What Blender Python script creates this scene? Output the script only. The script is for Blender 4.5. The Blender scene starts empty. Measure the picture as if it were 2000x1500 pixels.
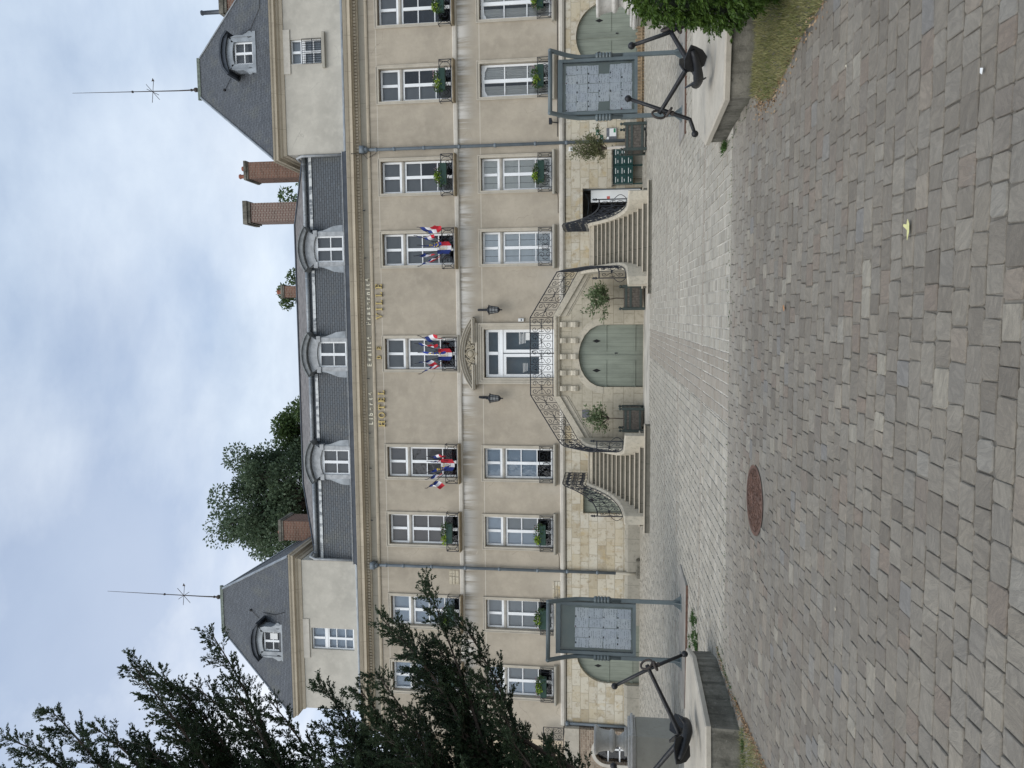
import bpy, math, random
from mathutils import Vector, Matrix, noise as mnoise
rad = math.radians
pi = math.pi
RN = random.Random(11)
sc = bpy.context.scene
COL = sc.collection
# ------------------------------------------------------------------ mesh builder
class MB:
    def __init__(s):
        s.v = []; s.f = []; s.mi = []; s.cur = 0
    def add(s, vs, fs):
        n = len(s.v); s.v.extend([tuple(p) for p in vs])
        for f in fs:
            s.f.append([n + i for i in f]); s.mi.append(s.cur)
    def box(s, x0, x1, y0, y1, z0, z1):
        s.add([(x0,y0,z0),(x1,y0,z0),(x1,y1,z0),(x0,y1,z0),(x0,y0,z1),(x1,y0,z1),(x1,y1,z1),(x0,y1,z1)],
              [(0,3,2,1),(4,5,6,7),(0,1,5,4),(1,2,6,5),(2,3,7,6),(3,0,4,7)])
    def cbox(s, x0, x1, y0, y1, z0, z1, b=.01):
        """box with bevelled vertical and top edges"""
        ring = lambda i, z: [(x0+i,y0,z),(x1-i,y0,z),(x1,y0+i,z),(x1,y1-i,z),(x1-i,y1,z),(x0+i,y1,z),(x0,y1-i,z),(x0,y0+i,z)]
        a = ring(b, z0); c = ring(b, z1-b)
        t = [(x0+b*1.4,y0+b,z1),(x1-b*1.4,y0+b,z1),(x1-b,y0+b*1.4,z1),(x1-b,y1-b*1.4,z1),(x1-b*1.4,y1-b,z1),(x0+b*1.4,y1-b,z1),(x0+b,y1-b*1.4,z1),(x0+b,y0+b*1.4,z1)]
        fs = []
        for k in range(8):
            j = (k+1) % 8
            fs += [(k,j,8+j,8+k),(8+k,8+j,16+j,16+k)]
        fs += [tuple(range(16,24)), tuple(range(7,-1,-1))]
        s.add(a+c+t, fs)
    def beam(s, a, b, w, h, up=(0,0,1)):
        a = Vector(a); b = Vector(b); d = (b-a).normalized(); up = Vector(up)
        if abs(d.dot(up)) > .99: up = Vector((0,1,0))
        r = d.cross(up).normalized(); u = r.cross(d)
        vs = []
        for p in (a, b):
            vs += [p-r*w/2-u*h/2, p+r*w/2-u*h/2, p+r*w/2+u*h/2, p-r*w/2+u*h/2]
        s.add(vs, [(0,3,2,1),(4,5,6,7),(0,1,5,4),(1,2,6,5),(2,3,7,6),(3,0,4,7)])
    def tube(s, pts, r, n=6, closed=False, caps=True):
        P = [Vector(p) for p in pts]; m = len(P)
        rs = r if isinstance(r, (list, tuple)) else [r]*m
        vs = []; pr = None
        for i, p in enumerate(P):
            if closed: d = P[(i+1) % m] - P[i-1]
            else: d = P[min(i+1, m-1)] - P[max(i-1, 0)]
            if d.length < 1e-9: d = Vector((0,0,1))
            d.normalize()
            if pr is None:
                a = Vector((0,0,1)) if abs(d.z) < .9 else Vector((1,0,0))
                pr = d.cross(a).normalized()
            else:
                pr = pr - d*pr.dot(d)
                if pr.length < 1e-6: pr = d.cross(Vector((.3,.5,.8)))
                pr.normalize()
            q = d.cross(pr)
            for k in range(n):
                an = 2*pi*k/n
                vs.append(p + (pr*math.cos(an) + q*math.sin(an))*rs[i])
        fs = []
        for i in range(m if closed else m-1):
            j = (i+1) % m
            for k in range(n):
                l = (k+1) % n
                fs.append((i*n+k, i*n+l, j*n+l, j*n+k))
        if caps and not closed:
            fs.append(tuple(range(n-1,-1,-1))); fs.append(tuple((m-1)*n+k for k in range(n)))
        s.add(vs, fs)
    def lathe(s, prof, c, n=16, axis='z'):
        c = Vector(c); vs = []; m = len(prof)
        for r, h in prof:
            for k in range(n):
                a = 2*pi*k/n
                if axis == 'z': vs.append(c + Vector((r*math.cos(a), r*math.sin(a), h)))
                else: vs.append(c + Vector((r*math.cos(a), -h, r*math.sin(a))))
        fs = []
        for i in range(m-1):
            for k in range(n):
                l = (k+1) % n
                fs.append((i*n+k, i*n+l, (i+1)*n+l, (i+1)*n+k))
        fs.append(tuple(range(n-1,-1,-1))); fs.append(tuple((m-1)*n+k for k in range(n)))
        s.add(vs, fs)
    def ball(s, c, r, n=10, sz=1.0):
        s.lathe([(max(r*math.sin(pi*i/8), .0005), -r*sz*math.cos(pi*i/8)) for i in range(9)], c, n)
    def prism(s, poly, plane, a, b):
        n = len(poly)
        def mk(p, t):
            if plane == 'xz': return (p[0], t, p[1])
            if plane == 'yz': return (t, p[0], p[1])
            return (p[0], p[1], t)
        vs = [mk(p, a) for p in poly] + [mk(p, b) for p in poly]
        ar = sum(poly[i][0]*poly[(i+1) % n][1]-poly[(i+1) % n][0]*poly[i][1] for i in range(n))
        flip = (ar > 0) == (plane == 'xz') 
        if b < a: flip = not flip
        fs = [tuple(range(n-1,-1,-1)), tuple(range(n,2*n))] + [(i,(i+1) % n,n+(i+1) % n,n+i) for i in range(n)]
        if flip: fs = [tuple(reversed(f)) for f in fs]
        s.add(vs, fs)
    def band(s, inner, outer, plane, a, b, closed=False):
        """solid strip between two matching 2D polylines, extruded from a to b"""
        n = len(inner)
        for i in range(n if closed else n-1):
            j = (i+1) % n
            s.prism([inner[i], inner[j], outer[j], outer[i]], plane, a, b)
    def quad(s, a, b, c, d): s.add([a,b,c,d], [(0,1,2,3)])

WORLD0 = {}
def build(mb, name, mats, parent=None, smooth=False, org=None, fixn=True):
    if not isinstance(mats, (list, tuple)): mats = [mats]
    if org is None:
        xs = [p[0] for p in mb.v]; ys = [p[1] for p in mb.v]; zs = [p[2] for p in mb.v]
        org = ((min(xs)+max(xs))/2, (min(ys)+max(ys))/2, min(zs))
    ox, oy, oz = org
    me = bpy.data.meshes.new(name)
    me.from_pydata([(p[0]-ox, p[1]-oy, p[2]-oz) for p in mb.v], [], mb.f)
    for m in mats: me.materials.append(m)
    me.polygons.foreach_set('material_index', mb.mi)
    if smooth: me.polygons.foreach_set('use_smooth', [True]*len(me.polygons))
    # metric box UVs
    uv = me.uv_layers.new(name='UVMap')
    co = [v.co for v in me.vertices]
    buf = [0.0]*(2*len(me.loops))
    for p in me.polygons:
        nx, ny, nz = p.normal
        h = math.hypot(nx, ny)
        if h < .05: tx, ty = 1.0, 0.0
        else: tx, ty = -ny/h, nx/h
        if h < .05: bx_, by_, bz_ = 0.0, 1.0, 0.0
        else:
            bx_, by_, bz_ = (-nz*nx/h, -nz*ny/h, h)
        for li in p.loop_indices:
            c = co[me.loops[li].vertex_index]
            X, Yy, Z = c[0]+ox, c[1]+oy, c[2]+oz
            buf[2*li] = X*tx + Yy*ty; buf[2*li+1] = X*bx_ + Yy*by_ + Z*bz_
    uv.data.foreach_set('uv', buf)
    o = bpy.data.objects.new(name, me); COL.objects.link(o)
    WORLD0[o] = Vector(org)
    if parent is not None:
        o.parent = parent; o.location = Vector(org) - WORLD0[parent]
    else: o.location = org
    return o
def thing(name, loc, label, cat, group=None):
    o = bpy.data.objects.new(name, None); COL.objects.link(o); o.location = loc
    o.empty_display_size = .2
    WORLD0[o] = Vector(loc); o['label'] = label; o['category'] = cat
    if group: o['group'] = group
    return o
def tag(o, label, cat, group=None):
    o['label'] = label; o['category'] = cat
    if group: o['group'] = group
    return o
def kind(o, k): o['kind'] = k; return o
def lerp(a, b, t): return a + (b-a)*t
def interp(x, xs, ys):
    if x <= xs[0]: return ys[0]
    for i in range(len(xs)-1):
        if x <= xs[i+1]:
            t = (x-xs[i])/(xs[i+1]-xs[i]); return ys[i] + (ys[i+1]-ys[i])*t
    return ys[-1]
def gz(y): return interp(y, [-60,-20.25,-8,-2,0], [-.17-.042*39.75,-.17,0,.05,.05])
def spiral(c, r, turns, a0, sgn=1, n=14, r1=.18):
    out = []
    for i in range(n+1):
        t = i/n; rr = r*(1-(1-r1)*t); a = a0 + sgn*turns*2*pi*t
        out.append((c[0]+rr*math.cos(a), c[1]+rr*math.sin(a)))
    return out
# ------------------------------------------------------------------ materials
class NT:
    def __init__(s, name):
        s.m = bpy.data.materials.new(name); s.m.use_nodes = True
        s.t = s.m.node_tree; s.n = s.t.nodes; s.n.clear()
        s.out = s.n.new('ShaderNodeOutputMaterial')
        s.b = s.n.new('ShaderNodeBsdfPrincipled'); s.link(s.b.outputs[0], s.out.inputs[0])
    def link(s, a, b): s.t.links.new(a, b)
    def setv(s, sock, v):
        if isinstance(v, bpy.types.NodeSocket): s.link(v, sock)
        else: sock.default_value = v
    def new(s, t, **kw):
        nd = s.n.new(t)
        for k, v in kw.items(): setattr(nd, k, v)
        return nd
    def coord(s, w='Object'): return s.new('ShaderNodeTexCoord').outputs[w]
    def pos(s): return s.new('ShaderNodeNewGeometry').outputs['Position']
    def island(s): return s.new('ShaderNodeNewGeometry').outputs['Random Per Island']
    def objrand(s): return s.new('ShaderNodeObjectInfo').outputs['Random']
    def mapv(s, v, scale=(1,1,1), rot=(0,0,0), loc=(0,0,0)):
        nd = s.new('ShaderNodeMapping'); s.link(v, nd.inputs[0])
        nd.inputs[1].default_value = loc; nd.inputs[2].default_value = rot; nd.inputs[3].default_value = scale
        return nd.outputs[0]
    def noise(s, v, scale, detail=4, rough=.55, dist=0):
        nd = s.new('ShaderNodeTexNoise'); s.link(v, nd.inputs['Vector'])
        nd.inputs['Scale'].default_value = scale; nd.inputs['Detail'].default_value = detail
        nd.inputs['Roughness'].default_value = rough; nd.inputs['Distortion'].default_value = dist
        return nd.outputs[0]
    def ramp(s, f, stops, interp='LINEAR'):
        nd = s.new('ShaderNodeValToRGB'); s.link(f, nd.inputs[0]); r = nd.color_ramp; r.interpolation = interp
        while len(r.elements) < len(stops): r.elements.new(.5)
        for e, (p, c) in zip(r.elements, stops):
            e.position = p
            e.color = (c, c, c, 1) if isinstance(c, (int, float)) else (*c, 1)
        return nd.outputs[0]
    def mix(s, f, a, b, mode='MIX'):
        nd = s.new('ShaderNodeMix', data_type='RGBA', blend_type=mode)
        s.setv(nd.inputs[0], f)
        for i, v in ((6, a), (7, b)):
            if isinstance(v, (tuple, list)): v = (*v[:3], 1)
            s.setv(nd.inputs[i], v)
        return nd.outputs[2]
    def math(s, op, a, b=0.0, c=0.0, clamp=False):
        nd = s.new('ShaderNodeMath', operation=op, use_clamp=clamp)
        for i, v in enumerate((a, b, c)): s.setv(nd.inputs[i], v)
        return nd.outputs[0]
    def sep(s, v):
        nd = s.new('ShaderNodeSeparateXYZ'); s.link(v, nd.inputs[0]); return nd.outputs
    def smooth(s, v, a, b):
        nd = s.new('ShaderNodeMapRange', interpolation_type='SMOOTHSTEP'); s.setv(nd.inputs[0], v)
        nd.inputs[1].default_value = a; nd.inputs[2].default_value = b
        return nd.outputs[0]
    def bump(s, h, strength=.3, dist=.02, prev=None):
        nd = s.new('ShaderNodeBump'); s.link(h, nd.inputs['Height'])
        nd.inputs['Strength'].default_value = strength; nd.inputs['Distance'].default_value = dist
        if prev is not None: s.link(prev, nd.inputs['Normal'])
        s.link(nd.outputs[0], s.b.inputs['Normal']); return nd.outputs[0]
    def brick(s, v, w, h, mortar=.01, offset=.5, bias=0, freq=2, smooth=.1):
        nd = s.new('ShaderNodeTexBrick'); s.link(v, nd.inputs[0]); nd.offset = offset; nd.offset_frequency = freq
        nd.inputs['Color1'].default_value = (0,0,0,1); nd.inputs['Color2'].default_value = (1,1,1,1); nd.inputs['Mortar'].default_value = (.5,.5,.5,1)
        nd.inputs['Scale'].default_value = 1; nd.inputs['Mortar Size'].default_value = mortar; nd.inputs['Mortar Smooth'].default_value = smooth
        nd.inputs['Bias'].default_value = bias; nd.inputs['Brick Width'].default_value = w; nd.inputs['Row Height'].default_value = h
        return nd.outputs[0], nd.outputs[1]
    def done(s, col=None, rough=None, metal=None, spec=None):
        if col is not None: s.setv(s.b.inputs['Base Color'], (*col, 1) if isinstance(col, tuple) else col)
        if rough is not None: s.setv(s.b.inputs['Roughness'], rough)
        if metal is not None: s.setv(s.b.inputs['Metallic'], metal)
        if spec is not None: s.b.inputs['Specular IOR Level'].default_value = spec
        return s.m
def sc3(c, k): return tuple(min(1, x*k) for x in c)
PM = {}
def plain(name, *a, **k):
    if name not in PM: PM[name] = _plain(name, *a, **k)
    return PM[name]
def _plain(name, c, rough=.7, var=.25, scale=3, bscale=None, bstr=.2, metal=0, spec=.4, fine=40):
    m = NT(name); p = m.pos()
    n1 = m.noise(p, scale, 5); n2 = m.noise(p, fine, 3)
    col = m.mix(m.ramp(n1, [(.3,0),(.7,1)]), sc3(c, 1-var), sc3(c, 1+var))
    col = m.mix(m.math('MULTIPLY', n2, .35), col, sc3(c, 1-var*1.4))
    if bscale: m.bump(m.noise(p, bscale, 5), bstr, .01)
    return m.done(col, rough, metal, spec)
# ---------------- stucco of the two main storeys
def make_stucco(name, base, streaks=True):
    m = NT(name); p = m.pos(); X, Y, Z = m.sep(p)
    n1 = m.noise(p, .55, 6, .6); n2 = m.noise(p, 2.6, 6, .6); n3 = m.noise(p, 55, 3)
    col = m.mix(m.ramp(n1, [(.34,0),(.66,1)]), sc3(base,.80), sc3(base,1.12))
    col = m.mix(m.math('MULTIPLY', m.ramp(n2, [(.46,0),(.66,1)]), .4), col, sc3(base,1.25))
    col = m.mix(m.math('MULTIPLY', m.ramp(m.noise(p, 9, 5, .7), [(.5,0),(.72,1)]), .3), col, sc3(base,.74))
    col = m.mix(m.math('MULTIPLY', n3, .22), col, sc3(base,.7))
    if streaks:
        # vertical run-off: broad soft dirt and pale lime streaks under the string course and the sills
        vs = m.mapv(p, (4.2,1,.3)); st = m.noise(vs, 1.0, 7, .75, .5)
        vb = m.mapv(p, (1.1,1,.1)); sb = m.noise(vb, 1.0, 3, .5)
        low = m.math('MULTIPLY', m.smooth(Z, 5.7, 6.75), m.math('SUBTRACT', 1.0, m.smooth(Z, 6.88, 6.90)))
        dirt = m.math('MULTIPLY', low, m.ramp(sb, [(.3,.2),(.6,.8)]))
        col = m.mix(dirt, col, (base[0]*.66, base[1]*.68, base[2]*.70))
        f2 = m.math('MULTIPLY', m.smooth(Z, 6.0, 6.8), m.math('SUBTRACT', 1.0, m.smooth(Z, 6.88, 6.90)))
        f2 = m.math('MULTIPLY', f2, f2); lime = m.math('MULTIPLY', f2, m.ramp(m.math('MULTIPLY', m.math('ADD', st, m.math('MULTIPLY', sb, .45)), .8), [(.52,0),(.62,1)]))
        col = m.mix(lime, col, (.58,.56,.52))
        top = m.smooth(Z, 9.2, 10.3)
        col = m.mix(m.math('MULTIPLY', top, m.ramp(st, [(.42,0),(.66,.7)])), col, sc3(base,.66))
        lo2 = m.math('MULTIPLY', m.math('SUBTRACT', 1.0, m.smooth(Z, 2.95, 4.3)), m.ramp(sb, [(.42,0),(.66,.4)]))
        col = m.mix(lo2, col, (.52,.49,.43))
        scr = m.ramp(m.noise(m.mapv(p, (2.2,1,5.0)), 1.3, 3, .5), [(.69,0),(.75,.45)])
        col = m.mix(scr, col, sc3(base,1.28))
        for zc in (6.03, 9.97):
            ln = m.math('LESS_THAN', m.math('ABSOLUTE', m.math('SUBTRACT', Z, zc)), .011)
            col = m.mix(m.math('MULTIPLY', ln, .7), col, (.62,.58,.5))
    vo = m.new('ShaderNodeTexVoronoi', feature='DISTANCE_TO_EDGE')
    wn = m.new('ShaderNodeTexNoise'); m.link(p, wn.inputs['Vector']); wn.inputs['Scale'].default_value = 1.6; wn.inputs['Detail'].default_value = 6
    m.link(m.mix(.35, p, wn.outputs[1], 'LINEAR_LIGHT'), vo.inputs['Vector']); vo.inputs['Scale'].default_value = .33
    crack = m.math('MULTIPLY', m.math('LESS_THAN', vo.outputs['Distance'], .0035), m.ramp(n1, [(.54,0),(.6,.35)]))
    col = m.mix(crack, col, sc3(base,.5))
    h = m.math('ADD', m.math('MULTIPLY', n3, .6), m.math('MULTIPLY', n2, .6))
    m.bump(h, .25, .012)
    return m.done(col, .92, 0, .2)
STUCCO = make_stucco('stucco', (.415,.367,.295))
STUCCO_W = make_stucco('attic_render', (.50,.475,.415), False)
def make_ashlar():
    m = NT('ashlar'); uv = m.coord('UV'); p = m.pos(); X, Y, Z = m.sep(p)
    wob = m.new('ShaderNodeTexNoise'); m.link(p, wob.inputs['Vector']); wob.inputs['Scale'].default_value = 2.2; wob.inputs['Detail'].default_value = 2
    wv = m.mix(.03, uv, wob.outputs[1], 'LINEAR_LIGHT')
    b, fac = m.brick(wv, .66, .33, .010, .43, 0, 2)
    b2, fac2 = m.brick(m.mapv(wv, (1,1,1), (0,0,0), (.31,.17,0)), 1.13, .66, .004, .3)
    base = m.ramp(b, [(0,(.36,.305,.215)),(.25,(.46,.395,.275)),(.5,(.49,.445,.35)),(.75,(.56,.525,.44)),(1,(.42,.37,.285))])
    base = m.mix(m.math('MULTIPLY', b2, .4), base, (.56,.52,.42))
    n1 = m.noise(p, 1.1, 6, .65); n2 = m.noise(p, 5, 6, .7); n3 = m.noise(p, 45, 3)
    base = m.mix(m.ramp(n1, [(.52,0),(.64,.75)]), base, (.56,.54,.47))
    base = m.mix(m.ramp(n2, [(.52,0),(.66,.7)]), base, (.27,.215,.14))
    base = m.mix(m.ramp(m.noise(m.mapv(p, (3,1,.5)), 1, 5, .6), [(.56,0),(.72,.45)]), base, (.36,.25,.12))
    base = m.mix(m.ramp(m.noise(p, 2.3, 4, .6, .6), [(.6,0),(.67,.5)]), base, (.46,.36,.2))
    foot = m.math('SUBTRACT', 1.0, m.smooth(Z, .05, .95))
    base = m.mix(m.math('MULTIPLY', foot, m.ramp(n1, [(.25,.25),(.7,.85)])), base, (.21,.2,.165))
    jm = m.math('MULTIPLY', fac, m.ramp(n2, [(.42,.85),(.66,.15)]))
    base = m.mix(jm, base, (.27,.23,.165))
    h = m.math('SUBTRACT', m.math('ADD', m.math('MULTIPLY', n3, .25), m.math('MULTIPLY', n2, .8)), m.math('MULTIPLY', fac, .8))
    m.bump(h, .45, .02)
    return m.done(base, .92, 0, .2)
ASHLAR = make_ashlar()
def make_stone(name, c, dirt=(.22,.2,.165), amt=.55, sc=1.3, blocks=None):
    m = NT(name); p = m.pos()
    n1 = m.noise(p, sc, 6, .62); n2 = m.noise(p, sc*5, 6, .7); n3 = m.noise(p, 60, 3)
    col = m.mix(m.ramp(n1, [(.3,0),(.7,1)]), sc3(c,.85), sc3(c,1.12))
    col = m.mix(m.math('MULTIPLY', m.ramp(n2, [(.5,0),(.7,1)]), amt), col, dirt)
    col = m.mix(m.math('MULTIPLY', n3, .25), col, sc3(c,.65))
    if blocks:
        b, fac = m.brick(m.coord('UV'), blocks[0], blocks[1], .008)
        col = m.mix(m.math('MULTIPLY', b, .25), col, sc3(c,.7)); col = m.mix(m.math('MULTIPLY', fac, .7), col, sc3(dirt,.7))
    m.bump(m.math('ADD', m.math('MULTIPLY', n3,.4), n2), .35, .012)
    return m.done(col, .9, 0, .2)
CORNICE = make_stone('cornice_stone', (.53,.465,.36), (.33,.28,.205), .45, .8, (1.3,3))
TRIM = make_stone('pale_trim', (.55,.52,.46), (.33,.3,.25), .4)
SURR = make_stone('window_surround', (.50,.46,.385), (.33,.295,.24), .35)
CARVED = make_stone('carved_stone', (.46,.41,.315), (.24,.215,.165), .4)
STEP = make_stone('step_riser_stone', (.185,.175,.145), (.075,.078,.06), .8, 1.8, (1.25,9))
NOSE = make_stone('pale_nosing_stone', (.48,.43,.35), (.26,.24,.2), .35, 2)  # nosings much paler than the riser stone
FOOT = make_stone('wall_foot_stone', (.33,.31,.26), (.16,.155,.125), .7, 1.3, (.9,2))
FRIEZE = make_stone('grey_frieze_stone', (.335,.31,.255), (.22,.2,.16), .5, .9, (1.6,3))
CURB = make_stone('curb_stone', (.52,.475,.385), (.2,.19,.155), .6, 1.6)
def make_conc():
    m = NT('weathered_concrete'); p = m.pos(); Z = m.sep(p)[2]
    n1 = m.noise(p, 2.4, 7, .68); n2 = m.noise(p, 16, 6, .7); n3 = m.noise(p, 70, 3); st = m.noise(m.mapv(p, (9,9,1.1)), 1, 5, .65, .4)
    col = m.mix(m.ramp(n1, [(.36,0),(.64,1)]), (.105,.10,.083), (.27,.255,.215))
    col = m.mix(m.ramp(st, [(.48,0),(.66,.75)]), col, (.06,.058,.048))
    col = m.mix(m.ramp(n2, [(.56,0),(.68,.6)]), col, (.045,.045,.037)); col = m.mix(m.ramp(n2, [(.3,.5),(.42,0)]), col, (.33,.31,.27))
    col = m.mix(m.math('MULTIPLY', n3, .3), col, (.05,.05,.04))
    col = m.mix(m.math('MULTIPLY', m.math('SUBTRACT', 1.0, m.smooth(Z, -.28, -.12)), .5), col, (.07,.08,.04))
    m.bump(m.math('ADD', n1, m.math('MULTIPLY', n2, .8)), .6, .025); return m.done(col, .95, 0, .15)
CONC = make_conc()

CONCTOP = make_stone('pale_slab_concrete', (.44,.405,.34), (.27,.245,.2), .45, 2)
PEDST = make_stone('pedestal_stone', (.40,.38,.325), (.27,.25,.2), .4, 1.5)
URNST = make_stone('urn_stone', (.55,.53,.49), (.28,.27,.235), .55, 3)
def make_slate(name, c, w, h):
    m = NT(name); uv = m.coord('UV'); p = m.pos()
    b, fac = m.brick(uv, w, h, .011, .5, 0, 2, .25)
    n1 = m.noise(p, .9, 5, .6); n2 = m.noise(p, 9, 4, .7)
    col = m.mix(b, sc3(c,.72), sc3(c,1.28)); col = m.mix(m.ramp(n1, [(.35,0),(.75,.5)]), col, sc3(c,1.35))
    col = m.mix(m.ramp(n2, [(.5,0),(.8,.4)]), col, sc3(c,.62))
    col = m.mix(m.ramp(m.noise(p, 2.5, 4), [(.68,0),(.74,.5)]), col, (.1,.105,.09))
    col = m.mix(m.ramp(m.noise(m.mapv(uv, (4.8,9.5,1)), 1, 0), [(.74,0),(.76,.6)]), col, sc3(c,1.9))
    col = m.mix(m.ramp(m.noise(m.mapv(p, (1.4,1.4,.35)), 1, 6, .65), [(.52,0),(.68,.5)]), col, (.115,.118,.10))
    col = m.mix(m.math('MULTIPLY', fac, .6), col, sc3(c,.35))
    V = m.sep(uv)[1]; saw = m.math('FRACT', m.math('DIVIDE', V, h))
    hh = m.math('SUBTRACT', m.math('MULTIPLY', m.math('SUBTRACT', 1.0, saw), .8), m.math('MULTIPLY', fac, .5))
    m.bump(hh, .8, .02)
    rg = m.math('ADD', m.math('MULTIPLY', b, .2), .55)
    return m.done(col, rg, 0, .4)
SLATE = make_slate('slate', (.064,.074,.084), .21, .105)
SLATE_P = make_slate('pavilion_slate', (.066,.073,.082), .21, .12)
OLDROOF = plain('weathered_upper_roof', (.16,.15,.145), .85, .45, 4, 14, .5)
ZINC = plain('zinc', (.30,.325,.345), .5, .3, 3, 9, .15, .35)
ZINCL = plain('pale_zinc', (.37,.385,.395), .55, .3, 5, 9, .15, .2)
ZINCD = plain('dark_zinc', (.06,.07,.085), .5, .3, 3, 9, .15, .3)
def make_stepfl():
    m = NT('stepped_lead'); uv = m.coord('UV'); b, f = m.brick(uv, .16, .2, .012); n = m.noise(m.pos(), 7, 3)
    return m.done(m.mix(m.ramp(m.math('ADD', m.math('MULTIPLY', b, .5), n), [(.5,0),(.8,1)]), (.13,.145,.16), (.5,.52,.52)), .6, 0, .3)
STEPFL = make_stepfl()
def make_brickm(name, c1, c2, mort, w=.22, h=.075, ms=.012):
    m = NT(name); uv = m.coord('UV'); p = m.pos()
    b, fac = m.brick(uv, w, h, ms, .5)
    n1 = m.noise(p, 3, 5); n2 = m.noise(p, 30, 3)
    col = m.mix(b, c1, c2); col = m.mix(m.ramp(n1, [(.45,0),(.7,.6)]), col, sc3(c1,.45))
    col = m.mix(m.math('MULTIPLY', n2, .3), col, sc3(c2,.6)); col = m.mix(fac, col, mort)
    m.bump(m.math('SUBTRACT', m.math('MULTIPLY', n2,.3), fac), .5, .012)
    return m.done(col, .9, 0, .2)
BRICK = make_brickm('red_brick', (.135,.065,.047), (.24,.125,.09), (.24,.19,.15))
BRICK2 = make_brickm('brown_brick', (.13,.075,.06), (.2,.115,.095), (.33,.29,.25))
def make_rubble():
    m = NT('rubble_wall'); uv = m.coord('UV'); p = m.pos()
    wob = m.new('ShaderNodeTexNoise'); m.link(p, wob.inputs['Vector']); wob.inputs['Scale'].default_value = 7
    wv = m.mix(.03, uv, wob.outputs[1], 'LINEAR_LIGHT')
    b, fac = m.brick(wv, .21, .085, .012, .5)
    col = m.ramp(b, [(0,(.2,.15,.11)),(.5,(.3,.235,.18)),(1,(.37,.3,.23))])
    n = m.noise(p, 4, 5, .7); col = m.mix(m.ramp(n, [(.45,0),(.7,.7)]), col, (.16,.13,.1))
    col = m.mix(m.math('MULTIPLY', fac, .6), col, (.38,.34,.28))
    m.bump(m.math('SUBTRACT', n, fac), .6, .02)
    return m.done(col, .95, 0, .15)
RUBBLE = make_rubble()
WHITE = plain('white_window_paint', (.82,.84,.85), .45, .06, 2, 20, .08)
WOODGREY = plain('greyed_transom_wood', (.40,.38,.34), .6, .2, 5)
BEIGE = plain('beige_render', (.62,.53,.40), .9, .08, 1.2, 50, .2)
def make_gatepaint():
    m = NT('gate_paint'); uv = m.coord('UV'); p = m.pos(); U = m.sep(uv)[0]
    n1 = m.noise(m.mapv(p, (2,2,.5)), 1.5, 5, .6); n2 = m.noise(m.mapv(p, (30,30,2)), 1, 4)
    c = (.225,.25,.205)
    col = m.mix(m.ramp(n1, [(.35,0),(.7,1)]), sc3(c,.8), sc3(c,1.16))
    col = m.mix(m.ramp(n2, [(.55,0),(.75,.4)]), col, sc3(c,1.3))
    Z = m.sep(p)[2]
    col = m.mix(m.math('MULTIPLY', m.math('SUBTRACT', 1.0, m.smooth(Z, .05, .5)), .6), col, (.13,.135,.11))
    fr = m.math('FRACT', m.math('DIVIDE', U, .155)); gr = m.math('LESS_THAN', m.math('ABSOLUTE', m.math('SUBTRACT', fr, .5)), .035)
    col = m.mix(m.math('MULTIPLY', gr, .55), col, sc3(c,.4))
    m.bump(m.math('SUBTRACT', n2, m.math('MULTIPLY', gr, 1.5)), .3, .006)
    return m.done(col, .6, 0, .35)
GATE = make_gatepaint()
IRON = plain('black_iron', (.026,.030,.038), .55, .3, 12, 40, .15, .0, .25)
TARRED_ = plain('black_painted_iron', (.007,.008,.011), .42, .3, 9, 28, .4, .0, .35)
def make_tarred():
    m = NT('black_painted_iron'); p = m.pos(); n1 = m.noise(p, 9, 6, .7); n2 = m.noise(p, 45, 5, .7)
    col = m.mix(m.ramp(n1, [(.45,0),(.7,1)]), (.006,.007,.009), (.016,.017,.019))
    col = m.mix(m.ramp(n2, [(.62,0),(.70,.7)]), col, (.075,.045,.03))
    m.bump(m.math('ADD', n1, m.math('MULTIPLY', n2, .6)), .5, .012)
    return m.done(col, m.ramp(n1, [(.3,.3),(.7,.6)]), 0, .4)
TARRED = make_tarred()
RUSTY = plain('rusty_shackle_iron', (.055,.045,.04), .7, .4, 18, 60, .4)
PIPE = plain('grey_downpipe_paint', (.15,.18,.205), .5, .15, 3, 30, .1)
BOARDPAINT = plain('board_blue_grey_paint', (.105,.132,.14), .42, .15, 4, 40, .1, 0, .5)
BOARDBACK = plain('board_backing', (.25,.285,.25), .6, .08, 2)
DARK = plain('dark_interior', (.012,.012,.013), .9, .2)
TUBWOOD = plain('tub_planks', (.105,.093,.08), .8, .4, 14, 40, .3)
TUBPAINT = plain('tub_green_paint', (.045,.06,.055), .5, .2, 6, 40, .15)
MAILGREEN = plain('mailbox_green', (.008,.045,.04), .35, .15, 3, 40, .05, 0, .5)
BOXGREEN = plain('flower_box_green', (.02,.055,.042), .5, .2, 4)
GOLD = plain('gold_lettering', (.50,.39,.16), .45, .25, 6, 40, .1, .35)
PALELET = plain('pale_gilt_lettering', (.85,.80,.64), .5, .12, 6)
SOIL = plain('soil', (.05,.038,.028), .95, .4, 20, 60, .6)
BARK = plain('bark', (.075,.06,.048), .95, .4, 8, 30, .7)
PALEBARK = plain('white_wrapped_trunk', (.6,.55,.48), .8, .15, 8)
RED = plain('flag_red', (.52,.02,.035), .75, .1, 8)
BLUE = plain('flag_blue', (.012,.03,.17), .75, .1, 8)
FWHITE = plain('flag_white', (.72,.72,.74), .75, .05, 8)
EUBLUE = plain('flag_european_blue', (.02,.05,.30), .75, .12, 8)
YEL = plain('star_yellow', (.75,.55,.05), .6, .1, 8)
CAB = plain('black_cable', (.015,.015,.016), .6, .2)
POT = plain('chimney_pot_clay', (.30,.12,.08), .85, .25, 6)
WPLASTIC = plain('white_plastic', (.72,.73,.72), .4, .05)
PLAQUE = plain('grey_plaque', (.14,.145,.16), .5, .3, 14)
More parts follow.
